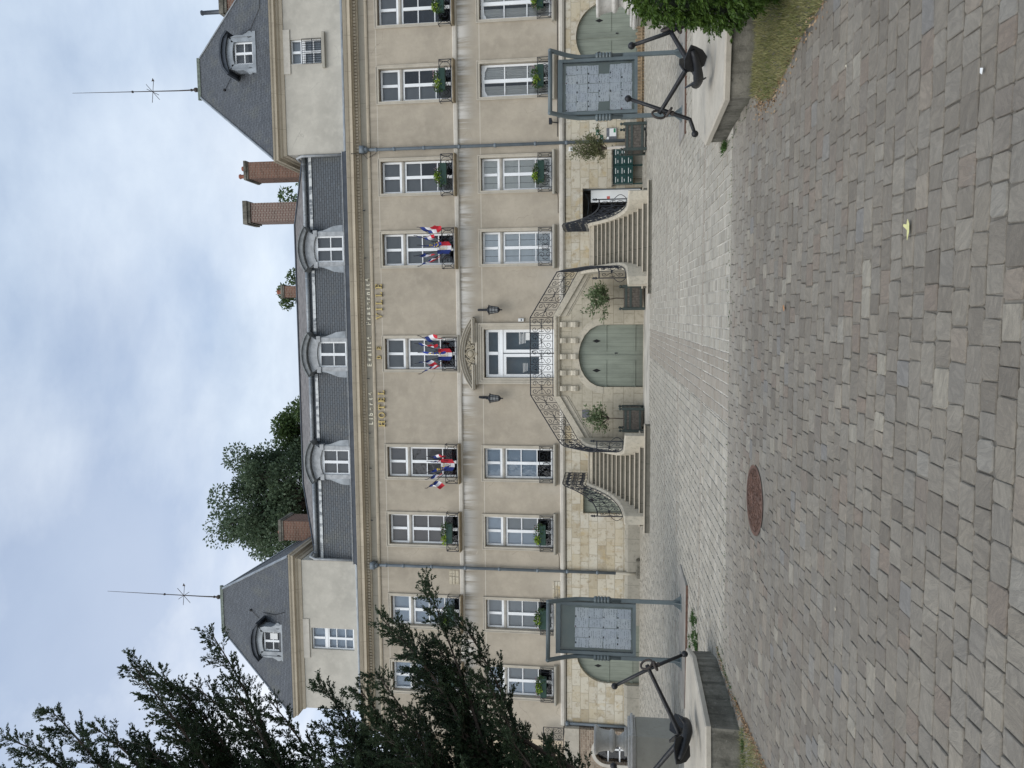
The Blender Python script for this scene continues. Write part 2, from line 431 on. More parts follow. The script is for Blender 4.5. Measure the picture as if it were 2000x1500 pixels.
MAG = plain('dark_magnet', (.02,.02,.025), .4, .1)
MAGR = plain('red_magnet', (.18,.02,.025), .4, .1)
LANTGL = plain('lantern_glass', (.30,.31,.31), .2, .2, 6)
def curtain(name, c, fold=0, soft=.08):
    m = NT(name); p = m.pos(); X = m.sep(p)[0]
    col = m.mix(m.noise(p, 1.6, 3), sc3(c,1-soft*2), sc3(c,1+soft))
    if fold:
        w = m.noise(m.mapv(p, (fold,fold,.4)), 1, 3); m.bump(w, .8, .06)
        col = m.mix(m.math('MULTIPLY', w, .3), col, sc3(c,.7))
    return m.done(col, .9, 0, .1)
CUR_GREY = curtain('grey_blind', (.30,.305,.31))
CUR_WARM = curtain('warm_grey_blind', (.28,.26,.26))
CUR_BLUE = curtain('pale_blue_blind', (.66,.76,.88))
CUR_WHITE = curtain('white_net_curtain', (.80,.79,.76), 9)
CUR_SHUT = plain('cream_inner_shutter', (.80,.80,.76), .6, .06, 2)
CUR_SHUTB = plain('white_inner_shutter', (.88,.92,.95), .6, .05, 2)
CUR_DARK = curtain('dark_room', (.05,.055,.065), 0, .3)
CUR_SLATE = curtain('slate_blue_hall', (.20,.28,.33), 0, .15)
def make_glass(name, refl=1.0, tint=.88):
    m = NT(name); m.n.remove(m.b)
    fr = m.new('ShaderNodeFresnel'); fr.inputs[0].default_value = 1.5
    f = m.math('MULTIPLY', fr.outputs[0], 1.9*refl, 0, True)
    g = m.new('ShaderNodeBsdfGlossy'); g.inputs['Roughness'].default_value = .02
    nz = m.noise(m.pos(), 1.3, 3)
    bp = m.new('ShaderNodeBump'); m.link(nz, bp.inputs['Height']); bp.inputs['Strength'].default_value = .3; bp.inputs['Distance'].default_value = .1
    m.link(bp.outputs[0], g.inputs['Normal'])
    t = m.new('ShaderNodeBsdfTransparent'); t.inputs[0].default_value = (tint*.98,tint,tint,1)
    x = m.new('ShaderNodeMixShader'); m.link(f, x.inputs[0]); m.link(t.outputs[0], x.inputs[1]); m.link(g.outputs[0], x.inputs[2])
    m.link(x.outputs[0], m.out.inputs[0]); return m.m
GLASS = make_glass('window_glass')
CLEAR = make_glass('clear_case_glass', .6, .97)
def make_leaf(name, c1, c2, c3, rough=.55, trans=.25, clump=1.4):
    m = NT(name); p = m.pos(); i = m.island()
    n = m.noise(p, clump, 3)
    col = m.ramp(i, [(0,c1),(.5,c2),(1,c3)])
    col = m.mix(m.ramp(n, [(.35,0),(.68,.65)]), col, sc3(c3,1.1))
    m.done(col, rough, 0, .25)
    tr = m.new('ShaderNodeBsdfTranslucent'); m.link(col, tr.inputs[0])
    x = m.new('ShaderNodeMixShader'); x.inputs[0].default_value = trans
    m.link(m.b.outputs[0], x.inputs[1]); m.link(tr.outputs[0], x.inputs[2]); m.link(x.outputs[0], m.out.inputs[0])
    return m.m
YEW = make_leaf('yew_foliage', (.012,.025,.016), (.024,.044,.026), (.058,.086,.042), .5, .3, 1.1)
BUSH = make_leaf('thuja_foliage', (.018,.045,.010), (.042,.09,.017), (.10,.165,.03), .5, .3, 5)
TREEF = make_leaf('broadleaf_foliage', (.048,.078,.046), (.075,.112,.064), (.115,.16,.09), .5, .35, .7)
TREEG = make_leaf('lighter_foliage', (.04,.075,.025), (.06,.10,.035), (.10,.15,.05), .5, .3, .8)
OLIVE = make_leaf('olive_foliage', (.05,.065,.03), (.085,.10,.045), (.15,.16,.075), .5, .25, 4)
ORANGE = make_leaf('glossy_citrus_foliage', (.06,.10,.045), (.09,.14,.06), (.18,.22,.12), .4, .25, 4)
BOXLEAF = make_leaf('flower_box_foliage', (.02,.05,.015), (.04,.085,.025), (.07,.13,.035), .5, .25, 9)
LIMELEAF = make_leaf('lime_foliage', (.20,.34,.03), (.28,.42,.05), (.38,.50,.08), .5, .3, 9)
GRASSM = make_leaf('grass', (.11,.145,.045), (.19,.20,.075), (.33,.30,.15), .6, .3, 3)
DRY = make_leaf('dry_leaves', (.12,.065,.035), (.22,.13,.07), (.36,.27,.17), .8, .1, 4)
PETAL = make_leaf('pink_petals', (.45,.12,.16), (.6,.25,.28), (.7,.55,.55), .6, .3, 9)
def make_sett(name, stops, joint_dark, island_mix=1.0, sheen=.8, grain=1.0, cscale=.3):
    m = NT(name); p = m.pos(); i = m.island()
    col = m.ramp(i, stops, 'LINEAR')
    vr = m.new('ShaderNodeVectorRotate', rotation_type='Z_AXIS'); m.link(p, vr.inputs['Vector'])
    m.link(m.math('MULTIPLY', i, 40.0), vr.inputs['Angle'])
    off = m.new('ShaderNodeVectorMath', operation='ADD'); m.link(vr.outputs[0], off.inputs[0]); m.link(m.math('MULTIPLY', i, 97.0), off.inputs[1])
    st = m.noise(m.mapv(off.outputs[0], (10,23,18)), 1.0, 7, .7, 1.1)
    fine = m.noise(p, 120, 4, .7); big = m.noise(p, cscale, 5, .6); md = m.noise(p, 7, 5, .65)
    col = m.mix(m.math('MULTIPLY', m.ramp(st, [(.40,0),(.58,1)]), .52*grain), col, m.mix(.5, col, (.04,.037,.033)))
    col = m.mix(m.math('MULTIPLY', m.ramp(st, [(.58,0),(.76,1)]), .4), col, (.36,.335,.295))
    col = m.mix(m.math('MULTIPLY', fine, .3), col, m.mix(.6, col, (.03,.03,.03)))
    col = m.mix(m.ramp(big, [(.35,0),(.7,.35)]), col, m.mix(.5, col, joint_dark))
    col = m.mix(m.ramp(md, [(.62,0),(.78,.3)]), col, (.3,.29,.26))
    if name == 'dark_sett_stone':
        dust = m.math('MULTIPLY', m.smooth(m.sep(p)[1], -21.5, -20.2), m.ramp(md, [(.3,.35),(.62,1)]))
        col = m.mix(m.math('MULTIPLY', dust, .6), col, (.33,.305,.26))
    b1 = m.bump(st, .7*grain, .014); m.bump(fine, .35, .004, b1)
    return m.done(col, sheen, 0, .3)
SETT = make_sett('dark_sett_stone', [(0,(.18,.159,.130)),(.14,(.24,.213,.173)),(.26,(.21,.188,.155)),(.4,(.255,.227,.183)),(.5,(.225,.207,.177)),(.62,(.245,.222,.185)),(.74,(.275,.249,.205)),(.84,(.205,.182,.152)),(.90,(.235,.192,.153)),(.95,(.33,.302,.245)),(1,(.215,.206,.192))], (.10,.095,.085))
COURT = make_sett('pale_sett_stone', [(0,(.32,.298,.25)),(.3,(.43,.40,.335)),(.6,(.37,.345,.29)),(.85,(.49,.455,.385)),(1,(.29,.27,.228))], (.28,.26,.225), 1, .75, .6, .2)
BANDM = make_sett('warm_sett_stone', [(0,(.30,.265,.215)),(.5,(.37,.33,.275)),(1,(.33,.30,.25))], (.24,.22,.19), 1, .75, .6, .2)
JOINT = plain('dark_joint_mortar', (.17,.157,.133), .95, .45, 2.2, 60, .6)
JOINTL = plain('pale_joint_mortar', (.47,.445,.39), .95, .4, .9, 60, .5)
EARTH = plain('earth', (.14,.12,.09), .95, .35, 1, 8, .4)
RUSTC = plain('rusty_cast_iron', (.13,.075,.055), .75, .35, 12, 60, .5, .2)
def make_paper():
    m = NT('printed_paper'); uv = m.coord('UV'); p = m.pos(); r = m.objrand()
    U, V, _ = m.sep(uv)
    ln = m.math('LESS_THAN', m.math('FRACT', m.math('ADD', m.math('MULTIPLY', V, 30.0), r)), .45)
    blk = m.ramp(m.noise(m.mapv(p, (11,1,16)), 1, 2), [(.46,0),(.5,1)], 'LINEAR')
    wd = m.ramp(m.noise(m.mapv(p, (60,1,40)), 1, 1), [(.42,0),(.52,1)])
    f = m.math('MULTIPLY', m.math('MULTIPLY', ln, blk), m.math('MULTIPLY', wd, .55))
    tint = m.ramp(r, [(0,(.84,.86,.88)),(.6,(.80,.82,.86)),(1,(.88,.89,.89))])
    col = m.mix(f, tint, (.22,.23,.26)); return m.done(col, .7, 0, .2)
PAPER = make_paper()
# =================================================================== town hall
CX = -1.5
XL, XR = -16.85, 13.4
LWX0, LWX1 = -16.1, -9.85      # left wing
RWX0, RWX1 = 6.2, 13.4         # right wing
hall = thing('town_hall', (CX, 0, 0), 'long two-storey beige town hall with slate mansard roof and two hipped end pavilions', 'town hall')
UPX = {'R1':11.4,'R2':8.63,'R3':5.22,'R4':2.50,'C':-1.50,'L4':-5.75,'L3':-8.45,'L2':-11.78,'L1':-14.52}
LOX = {k: v for k, v in UPX.items() if k != 'C'}
HW = .60                        # half width of the openings
UZ0, UZ1 = 7.00, 9.88
LZ0, LZ1 = 3.30, 6.02
def wall_grid(mb, x0, x1, z0, z1, holes, y0=0.0, depth=.3, back=True):
    xs = sorted({x0, x1, *[h[0] for h in holes], *[h[1] for h in holes]})
    zs = sorted({z0, z1, *[h[2] for h in holes], *[h[3] for h in holes]})
    for i in range(len(xs)-1):
        for j in range(len(zs)-1):
            a, b, c, d = xs[i], xs[i+1], zs[j], zs[j+1]
            mx, mz = (a+b)/2, (c+d)/2
            if any(h[0] < mx < h[1] and h[2] < mz < h[3] for h in holes): continue
            mb.quad((a,y0,c),(b,y0,c),(b,y0,d),(a,y0,d))
    for h in holes:
        a, b, c, d = h; y1 = y0+depth
        mb.quad((a,y0,c),(a,y0,d),(a,y1,d),(a,y1,c)); mb.quad((b,y0,d),(b,y0,c),(b,y1,c),(b,y1,d))
        mb.quad((a,y0,d),(b,y0,d),(b,y1,d),(a,y1,d)); mb.quad((b,y0,c),(a,y0,c),(a,y1,c),(b,y1,c))
    return mb
# ---- upper walls
holes = [(x-HW, x+HW, UZ0, UZ1) for x in UPX.values()] + [(x-HW, x+HW, LZ0, LZ1) for x in LOX.values()]
holes.append((-2.42, -.58, 3.06, 5.98))
mb = MB(); wall_grid(mb, XL, XR, 2.98, 10.66, holes)
mb.box(XL, XL+.3, .02, 8.5, 2.98, 10.66); mb.box(XR-.3, XR, .02, 8.5, 0, 10.66); mb.box(XL, XR, 8.2, 8.5, 0, 11.2)
build(mb, 'rendered_wall', STUCCO, hall, org=(CX,0,3))
# ---- ground floor wall of stone blocks (3 cm proud of the render)
def ell(cx, hw, zs, rise, n=20):
    return [(cx-hw*math.cos(pi*k/n), zs+rise*math.sin(pi*k/n)) for k in range(n+1)]
gates = [(10.0,1.20,1.30,1.16),(-13.15,1.20,1.30,1.16)]
gh = [(cx-hw, cx+hw, -.1, zs+rise) for cx,hw,zs,rise in gates] + [(3.45,4.60,-.1,2.22), (-7.62,-6.55,-.1,2.20)]
mb = MB(); wall_grid(mb, -16.1, XR, -.1, 2.98, gh, -.03, .45)
for cx,hw,zs,rise in gates:
    arc = ell(cx,hw,zs,rise)
    top = zs+rise
    for k in range(len(arc)-1):
        (xa,za),(xb,zb) = arc[k],arc[k+1]
        mb.quad((xa,-.03,za),(xb,-.03,zb),(xb,-.03,top+.001),(xa,-.03,top+.001))
        mb.quad((xa,-.03,za),(xa,.42,za),(xb,.42,zb),(xb,-.03,zb))
mb.box(-16.1, -15.8, .42, 4, -.1, 2.98)
build(mb, 'ashlar_wall', ASHLAR, hall, org=(CX,0,0))
for a, b in ((-16.1,-14.36),(-11.94,-7.63),(4.9,8.79)):   # low projecting plinth course along the wall foot
    mb = MB(); mb.prism([(-.14,-.1),(-.032,-.1),(-.032,.62),(-.10,.56),(-.14,.5)], 'yz', a, b)
    build(mb, 'plinth_course', FOOT, hall)
mb = MB(); arcp = []
for cx,hw,zs,rise in gates + [(-1.48,1.09,1.42,.86)]: pass
# ---- string courses
mb = MB()
mb.prism([(0,6.86),(-.05,6.86),(-.07,6.9),(-.07,7.0),(-.04,7.03),(0,7.03)], 'yz', XL, XR)
build(mb, 'string_course', TRIM, hall)
mb = MB()
mb.prism([(-.03,2.885),(-.07,2.885),(-.10,2.93),(-.12,2.95),(-.12,3.04),(-.06,3.075),(0,3.085),(0,2.985),(-.03,2.985)], 'yz', -16.15, XR)
build(mb, 'string_course', TRIM, hall)
# ---- main cornice
mb = MB()
mb.prism([(0,10.28),(-.04,10.28),(-.06,10.33),(-.05,10.385),(0,10.39)], 'yz', XL, XR)
mb.prism([(0,10.62),(-.03,10.62),(-.06,10.63),(-.08,10.66),(-.08,10.79),(-.16,10.80),(-.20,10.83),(-.34,10.84),(-.34,10.95),(-.37,10.98),(-.40,11.04),(-.42,11.08),(-.40,11.095),(0,11.11)], 'yz', XL, XR)
build(mb, 'cornice', CORNICE, hall)
mb = MB(); mb.box(XL, XR, -.02, -.001, 10.3905, 10.6195); build(mb, 'frieze', FRIEZE, hall)
mb = MB(); n = int((XR-XL)/.118)
for k in range(n):
    x = XL+.03+k*.118; mb.box(x, x+.078, -.145, -.0801, 10.685, 10.785)
build(mb, 'dentils', CORNICE, hall)
for x in (-8.1,-6.0,-4.6,-2.45,-.32,2.2,4.0):
    mb = MB(); mb.tube([(x,-.05,10.60),(x,-.13,10.58),(x,-.13,10.50)], .016, 5); build(mb, 'frieze_hook', IRON, hall)
# ---- attic walls of the wings and their cornices
def attic(x0, x1, win, tallsill):
    mb = MB(); wx, z0, z1 = win
    wall_grid(mb, x0, x1, 11.10, 13.62, [(wx-.45, wx+.45, z0, z1)], 0, .22)
    mb.box(x0, x0+.25, .02, 6.6, 11.10, 13.62); mb.box(x1-.25, x1, .02, 6.6, 11.10, 13.62)
    build(mb, 'attic_wall', STUCCO_W, hall)
    prof = [(0,13.60),(.03,13.60),(.05,13.66),(.05,13.72),(.11,13.76),(.12,13.82),(.24,13.85),(.25,13.93),(.29,13.97),(.31,14.02),(0,14.04)]
    mb = MB()   # three mitred runs
    rings = []
    for (cx, cy, sx, sy) in ((x0,6.6,-1,0),(x0,0,-1,-1),(x1,0,1,-1),(x1,6.6,1,0)):
        rings.append([(cx+sx*p, cy+sy*p, z) for p, z in prof])
    m = len(prof)
    for a, b in zip(rings, rings[1:]):
        n0 = len(mb.v); mb.add(a+b, [(i,i+1,m+i+1,m+i) for i in range(m-1)])
    build(mb, 'attic_cornice', CORNICE, hall)
    mb = MB(); mb.box(wx-.82, wx+.82, -.035, -.001, 13.34, 13.60)
    build(mb, 'window_head_panel', TRIM, hall)
attic(RWX0, RWX1, (10.03, 12.07, 13.34), True)
attic(LWX0, LWX1, (-13.12, 11.46, 13.26), False)
for a, b in ((RWX0,RWX1),(LWX0,LWX1)):
    mb = MB(); mb.prism([(-.41,11.112),(-.41,11.16),(-.02,11.24),(-.001,11.33),(-.001,11.112)], 'yz', a, b)
    build(mb, 'zinc_flashing', ZINC, hall)
# ---- mansard and upper roof
x0, x1 = LWX1, RWX0
sly = lambda z: -.02+.44*(z-11.22)/1.86
mb = MB()
cuts = [x0]+[q for c in (-5.82,-1.52,2.58) for q in (c-.52,c+.52)]+[x1]
for a, b, full in [(cuts[i],cuts[i+1],i % 2 == 0) for i in range(len(cuts)-1)]:
    za = 11.22 if full else 12.68
    mb.quad((a,sly(za),za),(b,sly(za),za),(b,.42,13.08),(a,.42,13.08))
build(mb, 'mansard_slope', SLATE, hall)
mb = MB()
yr, zr, xa, xb = 4.0, 15.05, -7.7, 4.05
mb.add([(x0,.44,13.13),(x1,.44,13.13),(xb,yr,zr),(xa,yr,zr),(x1,7.6,13.13),(x0,7.6,13.13)], [(0,1,2,3),(1,4,2),(5,0,3),(4,5,3,2)])
build(mb, 'upper_roof', OLDROOF, hall)
mb = MB()
mb.tube([(xa,yr,zr+.03),(xb,yr,zr+.03)], .05, 6)
mb.tube([(x1,.44,13.16),(xb,yr,zr+.03)], .04, 6); mb.tube([(x0,.44,13.16),(xa,yr,zr+.03)], .04, 6)
build(mb, 'ridge_cap', ZINCD, hall)
DX = [-5.82, -1.52, 2.58]
segs = [(x0,DX[0]-.8),(DX[0]+.8,DX[1]-.8),(DX[1]+.8,DX[2]-.8),(DX[2]+.8,x1)]
for a, b in segs:
    mb = MB(); mb.tube([(a,.38,13.10),(b,.38,13.10)], .085, 8)
    k = a+.2
    while k < b: mb.tube([(k,.38,13.10),(k+.03,.38,13.10)], .094, 8); k += .33
    build(mb, 'zinc_roll', ZINC, hall, True)
    mb = MB(); mb.beam((a,.335,12.83),(b,.335,12.83), .02, .13, (0,.25,1)); build(mb, 'stepped_flashing', STEPFL, hall)
mb = MB()
mb.prism([(-.36,11.10),(-.02,11.12),(-.02,11.26),(-.06,11.26),(-.06,11.16),(-.33,11.15),(-.33,11.27),(-.36,11.27)], 'yz', x0+.02, x1-.02)
build(mb, 'gutter', ZINCD, hall)
mb = MB(); k = x0+.3
while k < x1-.2: mb.box(k, k+.025, -.372, -.03, 11.268, 11.285); k += .56
mb.tube([(x0,-.37,11.285),(x1,-.37,11.285)], .014, 5)
build(mb, 'gutter_brackets', ZINCL, hall)
# ---- pavilion roofs
def pavilion(ex0, ex1, tx0, tx1):
    z0, z1 = 14.03, 18.70; y0, y1, yt0, yt1 = -.30, 6.7, 2.95, 3.25
    mb = MB()
    mb.add([(ex0,y0,z0),(ex1,y0,z0),(ex1,y1,z0),(ex0,y1,z0),(tx0,yt0,z1),(tx1,yt0,z1),(tx1,yt1,z1),(tx0,yt1,z1)],
           [(0,1,5,4),(1,2,6,5),(2,3,7,6),(3,0,4,7),(4,5,6,7)])
    build(mb, 'pavilion_roof', SLATE_P, hall)
    mb = MB()
    mb.beam((ex0,y0,z0+.02),(tx0,yt0,z1+.02), .10, .04); mb.beam((ex1,y0,z0+.02),(tx1,yt0,z1+.02), .10, .04)
    mb.beam((ex0,y1,z0+.02),(tx0,yt1,z1+.02), .10, .04); mb.beam((ex1,y1,z0+.02),(tx1,yt1,z1+.02), .10, .04)
    build(mb, 'hip_flashing', ZINC, hall)
    mb = MB(); mb.box(tx0-.05, tx1+.05, yt0-.1, yt1+.1, z1-.10, z1+.03)
    mb.tube([(tx0-.1,3.1,z1+.08),(tx1+.1,3.1,z1+.08)], .085, 8)
    build(mb, 'roof_ridge', plain('verdigris_ridge', (.16,.19,.16), .7, .4, 8), hall)
pavilion(6.02, 13.6, 9.41, 10.94)
pavilion(-16.4, -9.62, -14.31, -12.34)
# ---- main dormers
def arcpts(cx, hw, z0, rise, n=14):
    R = (hw*hw+rise*rise)/(2*rise); zc = z0+rise-R; a = math.asin(min(1, hw/R))
    return [(cx+R*math.sin(-a+2*a*k/n), zc+R*math.cos(-a+2*a*k/n)) for k in range(n+1)]
def window_frame(mb, x0, x1, z0, z1, y, d, bars, stile=.065, centre=.10, arch=0):
    """white casement: outer stiles, meeting stile and horizontal glazing bars"""
    mb.box(x0, x0+stile, y, y+d, z0, z1); mb.box(x1-stile, x1, y, y+d, z0, z1)
    mb.box(x0+stile, x1-stile, y, y+d, z1-stile, z1); mb.box(x0+stile, x1-stile, y, y+d, z0, z0+stile*1.2)
    c = (x0+x1)/2; mb.box(c-centre/2, c+centre/2, y-.012, y+d-.002, z0+stile*1.2, z1-stile)
    for b in bars:
        for a, e in ((x0+stile, c-centre/2), (c+centre/2, x1-stile)): mb.box(a, e, y+.006, y+d-.006, b-.018, b+.018)
def dormer(cx, z0=11.40, ztop=13.18):
    y = .02; k = z0
    mb = MB()
    hw = .66; zs = 12.86
    # body with window opening
    mb.box(cx-hw, cx-.50, y, 1.0, z0+.051, 12.499); mb.box(cx+.50, cx+hw, y, 1.0, z0+.051, 12.499)
    mb.box(cx-hw, cx+hw, y+.3, 1.0, 12.70, zs)
    inner = arcpts(cx, .50, 12.56, .10); outer = arcpts(cx, .70, zs, .16)
    mb.band(inner, outer, 'xz', y-.012, y+.31)
    mb.box(cx-.72, cx-.49, y-.04, y+.25, 12.50, 12.66); mb.box(cx+.49, cx+.72, y-.04, y+.25, 12.50, 12.66)
    mb.box(cx-.62, cx+.62, y-.03, y+.35, z0-.06, z0+.05)
    d = build(mb, 'dormer', ZINCL, hall)
    mb = MB()
    lo = arcpts(cx, .70, zs+.02, .165); hi = arcpts(cx, .84, zs+.09, .26)
    mb.band(lo, hi, 'xz', y-.16, 1.6)
    lo2 = arcpts(cx, .84, zs+.091, .262); hi2 = arcpts(cx, .88, zs+.13, .275); mb.band(lo2, hi2, 'xz', y-.22, 1.7)
    build(mb, 'dormer_hood', plain('hood_zinc', (.22,.235,.24), .6, .35, 5), d)
    for s in (-1, 1):   # side cheeks flaring out at the foot
        mb = MB(); pr = [(cx+s*hw,12.75),(cx+s*(hw+.03),12.55),(cx+s*(hw+.05),12.3),(cx+s*(hw+.12),12.1),(cx+s*(hw+.22),11.85),(cx+s*(hw+.25),11.6),(cx+s*(hw+.25),z0),(cx+s*hw,z0)]
        mb.prism(pr, 'xz', y+.02, y+.5)
        build(mb, 'dormer_cheek', ZINC, d)
    mb = MB(); window_frame(mb, cx-.50, cx+.50, z0+.06, 12.58, y+.09, .05, [12.0], .06, .11)
    mb.prism([(cx-.5,12.56),(cx+.5,12.56)]+list(reversed(arcpts(cx,.5,12.575,.09))), 'xz', y+.10, y+.14)
    build(mb, 'window', WHITE, d)
    mb = MB(); mb.quad((cx-.5,y+.12,z0+.06),(cx+.5,y+.12,z0+.06),(cx+.5,y+.12,12.62),(cx-.5,y+.12,12.62)); build(mb, 'pane', GLASS, d)
    mb = MB(); mb.box(cx-.5,cx+.5,y+.24,y+.26,z0,12.66); build(mb, 'blind', CUR_GREY, d)
    mb = MB(); mb.ball((cx,.62,13.42), .07, 8); build(mb, 'hood_knob', ZINCD, d)
for x in DX: dormer(x)
def pav_dormer(cx, y, z0, sheet=False):
    mb = MB(); zt = z0+1.0
    mb.box(cx-.60, cx-.42, y, y+1.3, z0+.10, zt); mb.box(cx+.42, cx+.60, y, y+1.3, z0+.10, zt)
    mb.band(arcpts(cx,.42,zt-.12,.07), arcpts(cx,.60,zt+.1,.10), 'xz', y, y+.9)
    mb.box(cx-.78, cx+.78, y-.05, y+.5, z0-.03, z0+.10)
    d = build(mb, 'dormer', ZINC, hall)
    mb = MB()
    lo = [(cx-.80,zt+.06),(cx-.55,zt+.26),(cx-.3,zt+.33),(cx,zt+.36),(cx+.3,zt+.33),(cx+.55,zt+.26),(cx+.80,zt+.06)]
    inn = arcpts(cx,.60,zt+.101,.101,6)
    mb.band(inn, lo, 'xz', y-.10, y+1.6)
    hi = [(p[0]*1.0+(p[0]-cx)*.05, p[1]+.07) for p in lo]
    mb.band(lo, hi, 'xz', y-.17, y+1.7)
    build(mb, 'dormer_hood', ZINCD, d)
    for s in (-1,1):
        mb = MB(); mb.prism([(cx+s*.60,zt+.02),(cx+s*.66,zt-.2),(cx+s*.66,z0+.5),(cx+s*.74,z0+.33),(cx+s*.74,z0+.101),(cx+s*.60,z0+.101)], 'xz', y-.03, y+.4)
        mb.lathe([(.13,-.06),(.13,.06)], (cx+s*.68,y+.06,z0+.24), 12, 'y'); mb.lathe([(.06,-.08),(.06,.085)], (cx+s*.68,y+.06,z0+.24), 10, 'y')
        build(mb, 'scroll_console', ZINC, d)
    mb = MB(); window_frame(mb, cx-.42, cx+.42, z0+.12, zt-.10, y+.10, .05, [(z0+zt)/2], .055, .09); build(mb, 'window', WHITE, d)
    mb = MB(); mb.quad((cx-.42,y+.13,z0+.1),(cx+.42,y+.13,z0+.1),(cx+.42,y+.13,zt-.02),(cx-.42,y+.13,zt-.02)); build(mb, 'pane', GLASS, d)
    mb = MB(); mb.box(cx-.42,cx+.42,y+.3,y+.32,z0,zt); build(mb, 'blind', CUR_GREY if not sheet else CUR_DARK, d)
    if sheet:
        mb = MB(); mb.box(cx+.08,cx+.34,y+.085,y+.095,z0+.3,z0+.62); build(mb, 'paper_notice', WPLASTIC, d)
    mb = MB()   # lightning conductor cables and cup insulators on the slates
    sl = 4.67/3.25
    P = lambda x, z: (x, -.30+(z-14.03)/sl-.05, z)
    if cx > 0:
        mb.tube([P(cx+.75,z0+.9),P(cx+.95,z0+.2),P(cx+1.5,z0-.35),P(cx+1.9,z0-.4)], .012, 4); mb.tube([P(cx-.6,z0+1.6),P(cx-.95,z0+2.0)], .012, 4)
        mb.ball(P(cx-.95,z0+2.05), .06, 6)
    else:
        mb.tube([P(cx+.6,z0+1.5),P(cx+.8,z0+2.0)], .012, 4); mb.ball(P(cx+.78,z0+2.05), .06, 6); mb.tube([P(cx+.95,z0+1.2),P(cx+1.1,z0+.4),P(cx+1.4,z0-.2)], .012, 4)
    build(mb, 'conductor_cable', CAB, d)
pav_dormer(10.2, .28, 14.86)
pav_dormer(-13.42, .12, 14.52, True)
# ---- chimneys
def chimney(x0,x1,y0,y1,z0,z1,mat,cap=.07,pots=(),ch=.28):
    mb = MB(); mb.box(x0,x1,y0,y1,z0,z1-ch); c = build(mb, 'chimney', mat, hall)
    mb = MB(); mb.box(x0-cap*.5,x1+cap*.5,y0-cap*.5,y1+cap*.5,z1-ch,z1-ch*.6); mb.box(x0-cap,x1+cap,y0-cap,y1+cap,z1-ch*.6,z1)
    build(mb, 'chimney_cap', CONC, c)
    for px, h in pots:
        mb = MB(); mb.lathe([(.12,0),(.13,.04),(.10,.08),(.09,h-.1),(.12,h-.05),(.10,h)], (px,(y0+y1)/2,z1), 10); build(mb, 'chimney_pot', POT if h < 1 else ZINCD, c, True)
chimney(6.28,7.02,5.0,6.3,13.2,17.85,BRICK,.06,((6.5,.55),(6.85,.4)),.2)
chimney(4.32,5.18,5.0,6.1,13.2,17.95,BRICK2,.10,(),.34)
chimney(.86,1.38,5.0,5.6,13.6,16.28,BRICK,.05,((1.12,.3),),.16)
chimney(-10.30,-9.40,4.0,5.3,13.2,16.35,BRICK,.05,((-10.1,.3),(-9.75,.25)),.22)
chimney(13.5,14.8,4.6,5.6,14.0,18.5,BRICK,.08,((13.72,1.15),(14.4,.35)),.35)
mb = MB()
for (cx,z0,s) in ((10.05,18.86,1),):
    pass
def weather_pole(cx, z0, z1, zc, tilt):
    mb = MB(); y = 3.1
    mb.tube([(cx,y,z0),(cx,y,z0+1),(cx+tilt,y,z1)], [.035,.025,.008], 6)
    mb.lathe([(.02,0),(.07,.06),(.03,.12),(.10,.22),(.10,.28),(.03,.38),(.06,.46),(.02,.55)], (cx,y,z0-.05), 10)
    d = .45; mb.tube([(cx-d,y,zc+.05),(cx+d,y,zc-.05)], .012, 5); mb.tube([(cx,y-d,zc),(cx,y+d,zc)], .012, 5)
    mb.tube([(cx-d*.75,y,zc-.3),(cx+d*.75,y,zc+.3)], .012, 5)
    mb.prism([(cx+d,zc-.1),(cx+d+.14,zc-.02),(cx+d,zc+.04)], 'xz', y-.005, y+.005)
    mb.ball((cx+tilt*.4,y,zc+.95), .055, 8)
    o = build(mb, 'weather_vane', RUSTY, hall)
weather_pole(9.75, 18.75, 24.75, 20.95, .12)
weather_pole(-12.78, 18.75, 24.45, 20.65, .06)
# ---- downpipes
def downpipe(x, zb, stub):
    mb = MB()
    mb.box(x-.13,x+.13,-.32,-.06,10.42,10.62); mb.lathe([(.07,0),(.10,.06),(.13,.12)], (x,-.19,10.30), 10)
    mb.tube([(x,-.16,10.36),(x,-.13,9.9),(x,-.13,zb)], .058, 10)
    for z in (9.95,9.25,8.1,6.75,5.4,3.9,2.75,1.6):
        if z > zb: mb.lathe([(.06,0),(.078,.01),(.078,.09),(.06,.1)], (x,-.13,z), 10)
    if stub: pass
    o = build(mb, 'downpipe', PIPE, hall, True)
    if stub:
        mb = MB(); mb.tube([(x,-.14,zb),(x,-.14,.02)], .06, 10); build(mb, 'downpipe_shoe', plain('cream_pipe', (.4,.37,.3), .6), o, True)
        mb = MB(); mb.cbox(x-.1,x+.62,-.42,-.15,.0,.2,.04); build(mb, 'drain_stone', CONC, o)
downpipe(6.25, .15, False)
downpipe(-9.90, .95, True)
mb = MB(); mb.tube([(-16.05,-.1,2.75),(-16.05,-.1,.05)], .055, 8); mb.lathe([(.06,0),(.1,.08),(.1,.16)], (-16.05,-.1,2.72), 8); build(mb, 'downpipe', PIPE, hall, True)
# white pipe elbows at the attic corners
mb = MB(); mb.tube([(6.12,-.06,11.3),(6.12,-.06,13.0),(6.05,.0,13.2),(6.05,.5,13.3)], .05, 8); build(mb, 'attic_pipe', ZINCL, hall, True); mb = MB()
mb.tube([(-9.77,-.06,11.3),(-9.77,-.06,13.0),(-9.7,.0,13.2),(-9.7,.5,13.3)], .05, 8); build(mb, 'attic_pipe', ZINCL, hall, True)
